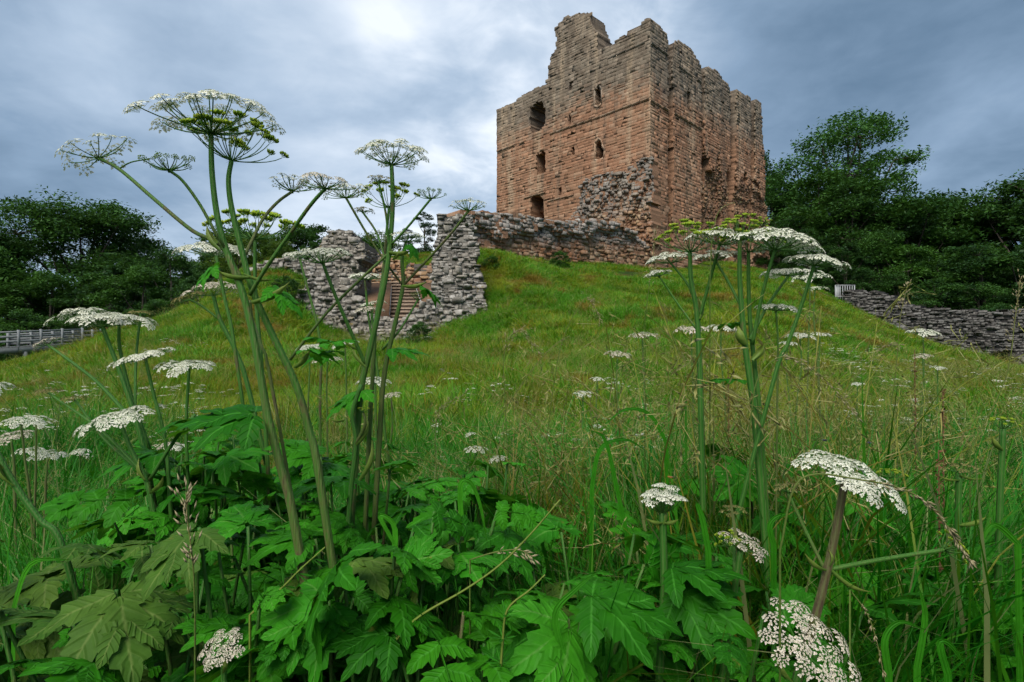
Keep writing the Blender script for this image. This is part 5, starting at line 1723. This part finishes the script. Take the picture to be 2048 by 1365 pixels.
# --- left of the frame
hogweed('hogweed at the left with a broad double layered cream head in front of the footbridge', 1.75,
        [([(300, 960), (272, 840), (238, 740), (205, 655)], 8, 5, 0.12, 0.12, True), ([(300, 900, .05), (262, 790, .05), (240, 700, .05), (238, 650, .05)], 5, 4, 0.15, 0.15, False), ([(280, 860), (200, 770, .05), (130, 715, .08), (95, 690, .1)], 5, 3, 0.15, 0.2, False),
         ([(270, 830), (272, 720, .05), (281, 628, .1)], 4, 3, 0.15, 0.2, False)],
        [(205, 655, 0, 66, 0.42, (-.1, .05), Wt, 16), (238, 648, .05, 68, 0.28, (.1, .05), Wt, 18), (95, 690, .1, 26, 0.4, (-.5, .1), Pk, 9), (281, 628, .1, 26, 0.25, A0, Du, 9), (165, 640, .02, 50, 0.5, (-.2, .05), Wt, 12)])
hogweed('hogweed with flat white tilted heads low at the left beside the broad leaves', 1.55,
        [([(330, 1150), (310, 1040), (292, 960), (262, 900), (240, 842)], 9, 5, 0.12, 0.12, True), ([(340, 1000, .03), (330, 880, .03), (305, 780, .03), (290, 714, .03)], 6, 4, 0.12, 0.12, True), ([(376, 960, .05), (372, 860, .05), (378, 738, .05)], 5, 4, 0.15, 0.15, True),
         ([(290, 950), (210, 880, .04), (150, 800, .06)], 4.5, 3, 0.15, 0.2, False), ([(290, 950), (200, 860, .02), (95, 785, .06)], 4.5, 3, 0.15, 0.2, False), ([(300, 960), (350, 880, -.03), (390, 830, -.04)], 5, 4, 0.15, 0.2, False)],
        [(240, 845, 0, 78, 0.26, (-.22, .22), Wt, 24), (290, 718, .03, 62, 0.20, (-.28, .16), Wt, 20), (378, 738, .05, 62, 0.22, (.02, .12), Wt, 20), (150, 800, .06, 28, 0.3, A0, Du, 9), (95, 785, .06, 26, 0.25, A0, Du, 9)],
        [(292, 960, -0.3, -0.9, 46, 9), (300, 985, 0.6, -0.7, 46, 9)], [(260, 1000, -0.9, 0.1, -.3, 150, 'D'), (350, 990, 0.9, 0.3, -.1, 100, 'D'), (390, 860, 0.3, 0.3, -.8, 170, 'D')])
hogweed('thick leaning green stem entering from the left edge', 1.2, [([(130, 1110), (80, 1040), (30, 970), (-20, 880), (-60, 790)], 9, 7, 0.05, 0.1, True)], [(-60, 790, 0, 70, 0.4, A0, Wt, 18)],
        [(30, 970, -0.4, -0.8, 60, 10)], [(110, 1150, -0.7, -0.1, -.5, 170, 'O'), (160, 1090, 0.8, 0.1, -.4, 120, 'O')])
hogweed('group of small cream heads at the left edge of the photo', 2.5,
        [([(60, 1000), (50, 920), (42, 845)], 4, 2.5, 0.75, 0.5, True), ([(30, 1000), (28, 930), (22, 878)], 4, 2.5, 0.75, 0.5, True), ([(90, 1020), (92, 960), (95, 915)], 3.5, 2.5, 0.75, 0.5, True), ([(70, 1000), (72, 920), (72, 850)], 3.5, 2.2, 0.75, 0.5, True)],
        [(42, 848, 0, 42, 0.3, (0, .15), Wt, 16), (22, 880, .1, 42, 0.3, (-.1, .15), Pk, 16), (95, 915, .1, 34, 0.3, (.1, .15), Wt, 14), (72, 852, .2, 26, 0.3, A0, Wt, 10)])
# --- near plants on the right
hogweed('near hogweed at lower right, big white head on a thick brown stem with side branches', 0.95,
        [([(1585, 1400), (1632, 1230), (1652, 1150), (1672, 1060), (1690, 960)], 14, 10, 0.72, 0.8, True), ([(1652, 1145), (1610, 1060, .02), (1577, 988, .03)], 5, 4, 0.5, 0.4, False), ([(1655, 1140), (1760, 1120, -.01), (1888, 1100, -.02)], 6, 5, 0.4, 0.3, False)],
        [(1690, 968, 0, 98, 0.42, (.28, .34), Wt, 28, 1.2), (1577, 985, .03, 28, 0.8, A0, Du, 10), (1888, 1100, -.02, 34, 0.9, (1.6, 0.1), Gn, 12)],
        [(1650, 1140, -0.75, -0.6, 70, 7), (1662, 1140, 0.85, 0.45, 95, 8), (1656, 1130, 0.05, -1, 30, 10)])
hogweed('near white flower head with pinkish tinge tilted towards the viewer at the bottom right', 0.88,
        [([(1575, 1420), (1590, 1370), (1608, 1310)], 13, 10, 0.2, 0.25, True)],
        [(1608, 1306, 0, 102, 0.46, (.32, .85), Pk, 24, 1.05)], [(1585, 1365, -0.5, -0.85, 60, 9)])
hogweed('compact domed white head on a single green stem at the lower centre right', 1.12,
        [([(1318, 1420), (1322, 1300), (1328, 1160), (1325, 1025)], 12, 9, 0.08, 0.15, True)],
        [(1325, 1028, 0, 44, 1.35, A0, Wt, 30, 1.55)], [(1325, 1045, -0.9, -0.2, 32, 8), (1325, 1045, 0.9, -0.2, 32, 8), (1325, 1050, 0.05, -1, 36, 11)],
        [(1335, 1140, 0.9, 0.25, -.3, 150, 'D'), (1345, 1180, 0.7, -0.1, -.6, 160, 'D')])
hogweed('yellowish half opened flower head beside the compact white dome', 1.12,
        [([(1440, 1400), (1462, 1230), (1482, 1095)], 12, 8, 0.1, 0.2, True), ([(1470, 1170), (1468, 1090, .03), (1466, 1030, .04)], 5, 4, 0.3, 0.3, False)],
        [(1484, 1098, 0, 48, 0.6, (.35, .25), Pk, 18), (1466, 1030, .04, 28, 0.7, A0, Du, 12), (1455, 1090, -.03, 26, 0.8, (-.5, .3), Gn, 10)], [(1482, 1100, -0.3, -0.9, 45, 10)])
hogweed('small pinkish white head among broad leaves at the bottom left', 0.86,
        [([(448, 1420), (448, 1360), (446, 1302)], 10, 7, 0.05, 0.1, True)], [(447, 1302, 0, 52, 0.45, (-.25, .55), Pk, 20)], [(446, 1345, 0.1, -0.9, 30, 9)])
hogweed('brownish flat flower head on a thick green stem at the right edge', 1.35,
        [([(1905, 1220), (1915, 1080), (1918, 945)], 9, 7, 0.12, 0.15, True)], [(1918, 945, 0, 40, 0.45, A0, Du, 16), (1780, 955, .05, 24, 0.5, A0, Gn, 10)],
        [(1918, 1050, 0.85, -0.4, 50, 8), (1918, 960, -0.9, -0.2, 40, 5), (1918, 950, 0.9, 0.1, 45, 5)])
hogweed('green hogweed with an unopened yellow green head and a purple bract at the right edge', 1.5,
        [([(2000, 1000), (2003, 930), (2006, 858)], 8, 7, 0.1, 0.15, True)], [(2006, 858, 0, 28, 0.7, (.1, .2), Gn, 12)], [(2003, 900, -0.6, -0.75, 36, 7)])
hogweed('unopened green budding hogweed in the middle of the broad leaves', 1.28,
        [([(690, 1330), (690, 1180), (700, 1000), (712, 890), (705, 830), (722, 770)], 8, 5, 0.1, 0.2, True), ([(712, 890), (730, 850, -.02), (726, 825, -.02)], 5, 3, 0.5, 0.6, False)],
        [(726, 825, -.02, 14, 0.6, A0, Gn, 7)], [(712, 890, 0.45, -0.9, 55, 8), (718, 960, 0.3, -0.95, 80, 11), (690, 840, -1, -0.05, 36, 5)], [(700, 1060, -0.7, 0.2, -.3, 90, 'L'), (690, 1040, 0.6, -0.4, -.5, 80, 'D')])
# --- single small heads standing in the grass
for px, py, d, rad, kind, lab in (
        (655, 722, 2.5, 32, Pk, 'pinkish white head in the grass left of the central stems'), (745, 768, 2.1, 38, Wt, 'cream head with separate small clusters before the central stems'), (782, 793, 2.8, 22, Pk, 'small pale head in the grass right of the central stems'),
        (1166, 790, 2.9, 24, Wt, 'clean white head alone in the middle of the meadow'), (1195, 760, 3.4, 16, Wt, 'tiny white head just above the clean white one in the meadow'), (1235, 714, 3.0, 32, Pk, 'pinkish head in the meadow below the keep corner'), (1285, 675, 3.3, 30, Pk, 'blurred pinkish head left of the bushy hogweeds'),
        (1383, 665, 2.4, 40, Pk, 'pale pink flat head under the left hand lime green cluster'), (1442, 662, 2.9, 36, Wt, 'loose white head between the two bushy hogweeds'), (1600, 676, 2.8, 30, Wt, 'white head right of the bushy hogweeds'), (1640, 672, 3.3, 22, Wt, 'smaller white head farther right of the bushy hogweeds'), (1575, 690, 3.2, 20, Wt, 'little white head low beside the right hand bushy stems'),
        (1846, 670, 3.3, 36, Wt, 'flat white head in front of the outer wall'), (1875, 738, 3.0, 18, Wt, 'small clean white head below the outer wall'), (1845, 715, 3.2, 20, Pk, 'grey pink head on a dark stem below the outer wall'), (1715, 770, 3.4, 14, Wt, 'tiny white head in the right meadow grass'),
        (950, 902, 2.3, 24, Wt, 'white head at the right end of the broad leaves, left of a pair'), (995, 920, 2.3, 20, Wt, 'white head at the right end of the broad leaves, right of a pair'), (330, 895, 2.4, 26, Pk, 'pale head half hidden by the left leaf mass'), (350, 897, 2.7, 22, Wt, 'white head half hidden by the left leaf mass'),
        (1215, 880, 3.0, 12, Wt, 'tiny white head in the tall centre grass'), (940, 870, 3.2, 12, Wt, 'tiny white head above the pair at the leaves'), (1620, 560, 2.6, 40, Ls, 'loose white head behind the bushy hogweeds in front of the dark wood'), (1630, 580, 3.0, 22, Ls, 'small loose white head on the skyline of the right slope'),
        (620, 700, 3.1, 34, Wt, 'white head at the foot of the left gatehouse pier'), (690, 690, 3.4, 26, Wt, 'small white head before the gate sill'), (745, 612, 3.0, 30, Ls, 'greenish white head against the stone steps'), (60, 905, 3.4, 26, Wt, 'white head low in the grass near the left edge'), (160, 905, 3.8, 18, Wt, 'tiny white head among grass at the left')):
    hogweed(lab, d, [([(px + hg.uniform(-6, 6), py + 120), (px + hg.uniform(-3, 3), py + 55), (px, py)], 2.6, 1.8, 0.6, 0.35, True)], [(px, py, 0, rad, 0.30, (hg.normal(0, .1), .12), kind, 13)], name='slender_hogweed')

# ------------------------------------------------------------------ broad leaf undergrowth
def clump(px, d, top, nl, size, kinds, label, group):
    x, y = W(px, HOR, d)[:2]
    z0 = g1(x, y)
    r = thing('hogweed_leaves', label, 'plant', (x, y, z0), group)
    zt = EYE + (HOR - top) / F * d
    H_ = max(0.12, zt - z0)
    a0 = hg.uniform(0, 6.28)
    for i in range(nl):
        an = a0 + i * 2.4 + hg.normal(0, 0.25)
        h = H_ * (hg.uniform(0.7, 1.05) if i < nl * 0.45 else hg.uniform(0.3, 0.75))
        rad = hg.uniform(0.03, 0.16) * (1 + 0.4 * (h < H_ * 0.7))
        dr = np.array([math.cos(an), math.sin(an), 0])
        at = np.array([x, y, z0 + h]) + dr * rad
        k = kinds[int(hg.integers(0, len(kinds)))]
        me = {'L': LEAF_L, 'D': LEAF, 'O': LEAF_O}[k]
        add_leaf(r, me[int(hg.integers(0, len(me)))], dr + np.array([0, 0, hg.uniform(-0.55, 0.6)]), at, size * hg.uniform(0.42, 0.98), hg.normal(0, 0.45),
                 base=np.array([x, y, z0 - 0.02]) + dr * 0.01, rad=0.0045, st_tint=hg.uniform(0.0, 0.5))


LZ = [  # n, px range, distance range, top row range, leaves, size, kinds, phrase
    (16, (300, 620), (1.45, 2.1), (850, 960), 9, 0.19, 'DDLL', 'broad dark hogweed leaves massed around the feet of the tallest hogweed'),
    (14, (620, 1000), (1.5, 2.1), (880, 980), 9, 0.19, 'DDLL', 'broad dark hogweed leaves massed below the central hogweed'),
    (11, (380, 700), (1.0, 1.4), (1020, 1140), 8, 0.16, 'DDDLO', 'dark toothed leaves in the lower left middle of the foreground'),
    (11, (700, 1010), (1.0, 1.4), (1010, 1120), 8, 0.16, 'DDDLO', 'dark toothed leaves in the lower centre of the foreground'),
    (9, (150, 520), (0.92, 1.15), (1200, 1290), 8, 0.15, 'DDO', 'large toothed leaves at the bottom edge around the small pinkish head'),
    (9, (520, 1000), (0.90, 1.15), (1190, 1280), 8, 0.15, 'DDD', 'large toothed leaves at the bottom edge left of the dome head'),
    (9, (-20, 300), (1.0, 1.7), (1080, 1180), 6, 0.22, 'OOD', 'faded olive leaves sprawling at the bottom left corner'),
    (9, (1030, 1300), (1.0, 1.5), (1060, 1180), 6, 0.19, 'DDL', 'green toothed leaves left of the compact dome head'),
    (12, (1260, 1620), (1.1, 1.6), (1100, 1200), 8, 0.17, 'DDL', 'green toothed leaves around the compact dome head and the yellowish head'),
    (16, (1640, 2070), (1.25, 1.9), (1080, 1200), 8, 0.18, 'DDD', 'dark leaves in the deep shade of the lower right corner'),
    (7, (1420, 1640), (1.6, 2.2), (900, 980), 6, 0.20, 'DDL', 'green leaves at the foot of the bushy hogweeds'),
]
for n, pr, dr_, tr_, nl, sz, kinds, ph in LZ:
    for i in range(n):
        px = pr[0] + (pr[1] - pr[0]) * ((i + hg.uniform(0.1, 0.9)) / n)
        d = hg.uniform(*dr_)
        top = hg.uniform(*tr_) + (d - dr_[1]) * -60
        clump(px, d, top, nl, sz, kinds, ph, ph.split(' leaves')[0] + ' leaves' + ph.split(' leaves')[1])

# ------------------------------------------------------------------ small white meadow umbellifers
def parsley_mesh(seed):
    r = np.random.default_rng(seed)
    mb = MB()
    def umb(c, R_, k):
        for i in range(k):
            an = i * 2.4; rho = R_ * math.sqrt((i + .5) / k)
            p = c + np.array([math.cos(an) * rho, math.sin(an) * rho, 0.012 - rho * 0.15 + r.normal(0, 0.004)])
            mb.add([c - (0, 0, 0.03), p + (0.001, 0, 0), p - (0.001, 0, 0)], None, [(0, 1, 2)], 0.1)
            s = R_ * 0.32 * r.uniform(0.7, 1.2)
            for q in range(2):
                a = r.uniform(0, 3.14); ca, sa = math.cos(a) * s, math.sin(a) * s
                z = r.uniform(-0.3, 0.3) * s
                mb.add([p + (ca, sa, z), p + (-sa * .8, ca * .8, 0.3 * s), p + (-ca, -sa, -z), p + (sa * .8, -ca * .8, 0.2 * s)], [(0, 1, 2, 3)], None, r.uniform(0.6, 1.0))
    h = r.uniform(0.5, 0.75)
    top = np.array([r.normal(0, .04), r.normal(0, .04), h])
    tube(mb, [np.zeros(3) - (0, 0, .05), top * 0.5 + r.normal(0, .015, 3), top], [0.0028, 0.002, 0.0013], 4, 0.15)
    umb(top, r.uniform(0.035, 0.055), 10)
    for i in range(int(r.integers(2, 5))):
        a = r.uniform(0, 6.28); t = r.uniform(0.4, 0.7)
        b = top * t; e = b + np.array([math.cos(a) * 0.12, math.sin(a) * 0.12, (h - b[2]) * r.uniform(0.6, 1.0)])
        tube(mb, [b, (b + e) / 2 + (math.cos(a) * .03, math.sin(a) * .03, 0), e], [0.0017, 0.0013, 0.001], 4, 0.15)
        umb(e, r.uniform(0.022, 0.045), 8)
    return mb.mesh('cow_parsley', M['floret'])


CP = [parsley_mesh(900 + i) for i in range(5)]
PZ = [(95, (1640, 2060), (7, 20), 'small white cow parsley in the meadow falling towards the outer wall'),
      (40, (1640, 2060), (3.6, 7), 'white cow parsley among the nearer grass at the right'),
      (28, (1545, 1690), (30, 44), 'tiny white cow parsley on the skyline right of the keep'),
      (45, (20, 480), (4.0, 8), 'small white cow parsley at the foot of the left bank'),
      (22, (60, 420), (9, 19), 'tiny white cow parsley flecks on the left bank'),
      (26, (860, 1300), (3.2, 9), 'small white cow parsley in the middle meadow'),
      (16, (1000, 1400), (25, 36), 'tiny white cow parsley below the curtain wall'),
      (10, (800, 870), (22.5, 24.5), 'white flowering weeds at the foot of the gate sill')]
for n, pr, dr_, ph in PZ:
    for i in range(n):
        d = math.sqrt(hg.uniform(dr_[0] ** 2, dr_[1] ** 2))
        x, y = W(hg.uniform(*pr), HOR, d)[:2]
        o = obj('cow_parsley', CP[int(hg.integers(0, 5))])
        o.location = (x, y, g1(x, y)); o.rotation_euler = (hg.normal(0, .1), hg.normal(0, .1), hg.uniform(0, 6.28))
        s = hg.uniform(0.6, 1.05); o.scale = (s, s, s)
        tag(o, ph, 'plant', ph)

# ------------------------------------------------------------------ bushes against the masonry
def bush_at(px, d, top, kind, label, wide):
    return plant_tree(kind, px, d, top, label, None, 'bush', wide)
bush_at(985, 31.5, 512, 'bush', 'lush dark nettle clump between the right gatehouse pier and the curtain wall', 0.9)
bush_at(1120, 36.5, 503, 'bush', 'small elder bush at the foot of the curtain wall', 0.9)
bush_at(838, 24.4, 645, 'bush', 'small dark bush at the foot of the gate sill', 0.7)
bush_at(575, 27.5, 555, 'bush', 'green bush at the left foot of the pointed gatehouse pier', 0.9)

# ------------------------------------------------------------------ single arching grass stalks
M['straw'] = ramp_mat('ripe_grass_heads', [(0.0, (0.06, 0.13, 0.015)), (0.4, (0.14, 0.16, 0.04)), (0.7, (0.26, 0.22, 0.11)), (1.0, (0.36, 0.31, 0.18))], 0.7, 0.2, 30, 0.3, 0.2)


def stalk(pts, d, label, dens=30, start=0.5, fl=0.012, r_=0.0011, tint=0.9, loose=0.012):
    P, rr = smooth_path(px_path(pts, d), np.linspace(r_ * 1.5, r_ * 0.6, len(pts)), 6)
    r = thing('grass_stalk', label, 'grass stalk', (P[0][0], P[0][1], g1(P[0][0], P[0][1])))
    low = P[0].copy(); low[2] = g1(low[0], low[1]) - 0.02
    P = np.vstack([low, P]); rr = np.concatenate([[rr[0]], rr])
    mb = MB(); tube(mb, P, rr, 5, np.linspace(0.1, 0.6, len(P))); mb.build('stem', M['straw'], r, True)
    mb = MB()
    n = len(P)
    for i in range(dens):
        t = hg.uniform(start, 1.0) * (n - 1.001); k = int(t); f = t - k
        p = P[k] * (1 - f) + P[k + 1] * f
        tn = unit(P[k + 1] - P[k])
        o = unit(hg.normal(0, 1, 3) + np.array([0, 0, -0.4]))
        b = p + o * loose * hg.uniform(0.2, 1.2) + tn * loose
        dd = unit(tn + o * 0.6)
        s = unit(np.cross(dd, hg.normal(0, 1, 3))); s2_ = np.cross(dd, s)
        L = fl * 0.62 * hg.uniform(0.7, 1.3); w_ = L * 0.14
        mb.add([b - dd * L * .5, b + s * w_, b + s2_ * w_, b - s * w_, b - s2_ * w_, b + dd * L * .7], None, [(0, 2, 1), (0, 3, 2), (0, 4, 3), (0, 1, 4), (5, 1, 2), (5, 2, 3), (5, 3, 4), (5, 4, 1)], tint + hg.normal(0, .1))
        mb.add([p, b + s * 0.0004, b - s * 0.0004], None, [(0, 1, 2)], 0.6)
    mb.build('seed_head', M['straw'], r)
    return r


stalk([(1560, 1100), (1600, 960), (1720, 960), (1830, 990), (1900, 1060), (1945, 1130)], 0.85, 'dense brown nodding grass head arching over the right foreground', 90, 0.42, 0.016, 0.0012, 0.85, 0.006)
stalk([(1500, 850), (1515, 760), (1560, 715), (1620, 735), (1680, 790), (1720, 840)], 1.3, 'long drooping pale grass head crossing the right bushy hogweed', 70, 0.35, 0.016, 0.0011, 0.95, 0.010)
stalk([(930, 960), (985, 860), (1060, 745), (1110, 690), (1140, 672)], 1.6, 'long thin green grass stalk slanting up across the middle meadow', 10, 0.7, 0.012, 0.0011, 0.5)
stalk([(390, 1230), (386, 1130), (375, 1040), (372, 985)], 0.85, 'upright brown grass head with pale spikelets left of the small pinkish head', 60, 0.3, 0.018, 0.001, 0.95, 0.016)
stalk([(1700, 1180), (1735, 1230), (1755, 1290), (1770, 1365)], 0.9, 'single ryegrass spike hanging at the lower right', 30, 0.2, 0.014, 0.001, 0.85, 0.003)
stalk([(940, 1120), (990, 1105), (1035, 1100), (1062, 1112)], 1.0, 'small pale oat head in the lower centre', 26, 0.3, 0.02, 0.001, 0.98, 0.010)
stalk([(1420, 560), (1425, 470), (1440, 420), (1470, 405)], 1.5, 'thin pale grass blade in front of the lime green heads', 8, 0.6, 0.012)
stalk([(1290, 640), (1300, 560), (1308, 500), (1312, 470)], 1.9, 'feathery pale grass plume left of the bushy hogweeds', 80, 0.3, 0.014, 0.001, 1.0, 0.02)
stalk([(1940, 900), (2010, 760), (2030, 640), (2040, 560)], 1.7, 'tall greenish grass spike at the right edge above the wall', 60, 0.5, 0.016, 0.0013, 0.75, 0.015)
stalk([(1770, 860), (1790, 760), (1800, 640), (1815, 570)], 2.0, 'tall dark grass stalk with a small head before the outer wall', 30, 0.75, 0.02, 0.0012, 0.8, 0.012)
stalk([(1640, 900), (1680, 800), (1760, 700), (1800, 690)], 1.9, 'bent brown grass head below the outer wall', 50, 0.5, 0.016, 0.0012, 0.85, 0.012)
stalk([(1020, 1000), (1010, 800), (1010, 700), (1040, 660), (1075, 700)], 1.7, 'hooked pale grass plume right of the gatehouse foot', 70, 0.5, 0.015, 0.001, 0.95, 0.018)
stalk([(1090, 900), (1120, 700), (1160, 610), (1180, 600), (1200, 640)], 1.8, 'fine nodding grass plume in the upper middle meadow', 50, 0.6, 0.013, 0.001, 0.95, 0.014)
stalk([(880, 1000), (870, 900), (880, 820), (930, 790)], 1.6, 'short bent grass head right of the central stems', 40, 0.5, 0.014, 0.001, 0.95, 0.014)

# broad single grass blades in the foreground
gb = MB()
blade_specs = [([(930, 1120), (920, 980), (940, 965), (960, 1010), (975, 1090)], 1.15), ([(780, 1180), (790, 1060), (760, 1035), (800, 1110), (810, 1150)], 1.05), ([(1130, 1320), (1110, 1230), (1150, 1180), (1200, 1140)], 0.95), ([(1420, 1120), (1405, 1040), (1395, 1010), (1400, 1015)], 1.1),
               ([(1180, 1000), (1200, 900), (1250, 880), (1290, 900)], 1.5), ([(1830, 1360), (1850, 1240), (1840, 1180)], 1.0), ([(1780, 1360), (1770, 1280), (1800, 1245), (1850, 1260)], 0.95), ([(1900, 1365), (1880, 1290), (1900, 1290), (1930, 1330)], 0.95),
               ([(1550, 1100), (1540, 1050), (1570, 1030), (1600, 1055)], 1.2), ([(2048, 1100), (1990, 1050), (1960, 1090)], 1.1), ([(20, 1240), (60, 1130), (140, 1120)], 1.1), ([(1260, 1100), (1230, 960), (1210, 880), (1180, 860)], 1.4),
               ([(640, 1300), (630, 1240), (622, 1250), (640, 1330)], 0.9), ([(1340, 900), (1300, 830), (1250, 820), (1210, 850)], 1.7)]
for i, (pts, d) in enumerate(blade_specs):
    P, rr = smooth_path(px_path(pts, d), np.ones(len(pts)), 5)
    n = len(P); t = np.linspace(0, 1, n)
    low = P[0].copy(); low[2] = min(g1(low[0], low[1]), low[2])
    P[0] = low
    tn = np.gradient(P, axis=0); sd = np.cross(tn, [0.3, 1, 0.25]); sd /= np.linalg.norm(sd, axis=1)[:, None] + 1e-9
    w_ = (0.0052 * (1 - t ** 3) + 0.0004)[:, None]
    mb = MB()
    up = np.cross(sd, tn); up /= np.linalg.norm(up, axis=1)[:, None] + 1e-9
    mb.add(np.concatenate([P - sd * w_, P - up * w_ * 0.25, P + sd * w_]), [(j * n + i2, j * n + i2 + 1, (j + 1) * n + i2 + 1, (j + 1) * n + i2) for j in range(2) for i2 in range(n - 1)], None, 0.1, np.repeat([0, 0.6, 0], n))
    o = mb.build('bent_grass', M['leaf_lite'])
    px_, py_ = pts[-1]
    tag(o, 'single broad bent grass blade in the %s foreground, %s' % ('left' if px_ < 700 else 'middle' if px_ < 1300 else 'right', 'very low' if py_ > 1200 else 'low' if py_ > 1050 else 'higher up'), 'grass blade', 'broad bent grass blades in the foreground')

# ------------------------------------------------------------------ cleavers scrambling over the leaves
def cleavers(pts, d, label):
    P, rr = smooth_path(px_path(pts, d), np.linspace(0.0024, 0.0013, len(pts)), 6)
    r = thing('cleavers_vine', label, 'plant', (P[0][0], P[0][1], g1(P[0][0], P[0][1])))
    low = P[0].copy(); low[2] = g1(low[0], low[1])
    mb = MB(); tube(mb, np.vstack([low, P]), np.concatenate([[0.0024], rr]), 4, 0.6); mb.build('stem', M['sheath'], r)
    mb = MB()
    for i in range(3, len(P) - 1, 4):
        t = unit(P[i + 1] - P[i]); s = unit(np.cross(t, [0.2, 0.3, 1])); b = np.cross(t, s)
        for k in range(7):
            a = k * 0.9; o = unit(s * math.cos(a) + b * math.sin(a) + t * 0.25); c = np.cross(o, t)
            L = 0.028 * hg.uniform(0.8, 1.2)
            mb.add([P[i], P[i] + o * L * .6 + c * L * .12, P[i] + o * L, P[i] + o * L * .6 - c * L * .12], [(0, 1, 2, 3)], None, hg.uniform(0, .5), [1, 0, 1, 0])
    mb.build('leaf_whorls', M['leaf_lite'], r, kind='stuff')


cleavers([(770, 1310), (830, 1240), (930, 1180), (1000, 1130), (1060, 1070), (1120, 1000)], 0.92, 'yellow green cleavers stem slanting up across the lower centre leaves')
cleavers([(1000, 1365), (1005, 1290), (1015, 1220), (1060, 1180), (1090, 1150)], 0.9, 'upright cleavers stem with whorled leaves at the bottom centre')
cleavers([(500, 1230), (560, 1180), (600, 1140), (650, 1095)], 0.95, 'small cleavers sprig among the dark leaves at lower left')

# dock: dark reddish seed spikes in the right meadow
M['dock'] = ramp_mat('dock_seed', [(0.0, (0.05, 0.05, 0.02)), (0.5, (0.12, 0.06, 0.03)), (1.0, (0.17, 0.075, 0.04))], 0.8, 0.1, 30, 0.4, 0.1)
for px, d, top, lab in ((1825, 2.6, 700, 'dark dock spike below the outer wall'), (1880, 2.0, 780, 'reddish dock spike in the right meadow'), (1452, 2.6, 740, 'thin dark dock spike between the bushy hogweeds'), (1870, 1.6, 900, 'brown dock spike near the right edge')):
    x, y = W(px, HOR, d)[:2]; z0 = g1(x, y); zt = EYE + (HOR - top) / F * d
    r = thing('dock_plant', lab, 'plant', (x, y, z0))
    mb = MB(); tube(mb, [(x, y, z0 - .03), (x + .015, y, (z0 + zt) / 2), (x + .01, y, zt)], [0.004, 0.003, 0.0015], 5, 0.4); mb.build('stem', M['dock'], r)
    mb = MB()
    for i in range(160):
        t = hg.uniform(0.45, 1); p = np.array([x + 0.012, y, z0 + (zt - z0) * t]) + hg.normal(0, 1, 3) * np.array([.010, .010, .004]) * (1.3 - t)
        s = hg.normal(0, 0.004, (3, 3)); mb.add(p + s, None, [(0, 1, 2)], hg.uniform(0.3, 1))
    mb.build('seed_head', M['dock'], r)

# ------------------------------------------------------------------ insects on the flowers
fly, nt = new_mat('insect_shell'); finish(nt, (0.012, 0.012, 0.016), 0.25, spec=0.6)
wing, nt = new_mat('insect_wing'); finish(nt, (0.10, 0.10, 0.11), 0.3, None, 0, 0.5)
bee, nt = new_mat('bee_fur'); finish(nt, (0.22, 0.10, 0.02), 0.8)


def insect(p, L, ang, mat, label, name='fly'):
    p = np.asarray(p, float)
    r = thing(name, label, 'insect', p)
    d = np.array([math.cos(ang), math.sin(ang), 0.1]); s = np.array([-math.sin(ang), math.cos(ang), 0])
    t = np.linspace(0, 1, 12)
    rad = L * np.interp(t, [0, .08, .2, .25, .45, .5, .75, 1], [.04, .13, .13, .06, .18, .12, .19, .02])
    mb = MB(); tube(mb, [p + d * L * (0.5 - k) + np.array([0, 0, L * .18]) for k in t], rad, 8, 0.5); mb.build('body', mat, r, True)
    for q in (-1, 1):
        b = p + np.array([0, 0, L * .3]) + d * L * .1
        mb = MB(); mb.add([b, b + s * q * L * .14 - d * L * .2 + (0, 0, .0006), b + s * q * L * .34 - d * L * .62, b + s * q * L * .12 - d * L * .66, b - d * L * .3], None, [(0, 1, 4), (1, 2, 4), (2, 3, 4)]); mb.build('wing', wing, r)
        for k in range(3):
            a = p + d * L * (.18 - .14 * k) + np.array([0, 0, L * .12])
            mb = MB(); tube(mb, [a, a + s * q * L * .22 + (0, 0, L * .05), a + s * q * L * .36 - (0, 0, L * .2)], [L * .02, L * .016, L * .01], 4); mb.build('leg', mat, r)


insect(W(338, 211, 1.09), 0.013, 0.3, fly, 'black fly resting on the left side of the tallest white umbel')
insect(W(1341, 957, 1.09), 0.012, 2.6, bee, 'small orange brown bee on the compact domed head', 'bee')
insect(W(1650, 883, 0.98), 0.010, 0.2, fly, 'dark fly on the upper left of the big near white head')
insect(W(1738, 888, 0.97), 0.010, 1.2, fly, 'dark fly on the upper right of the big near white head')
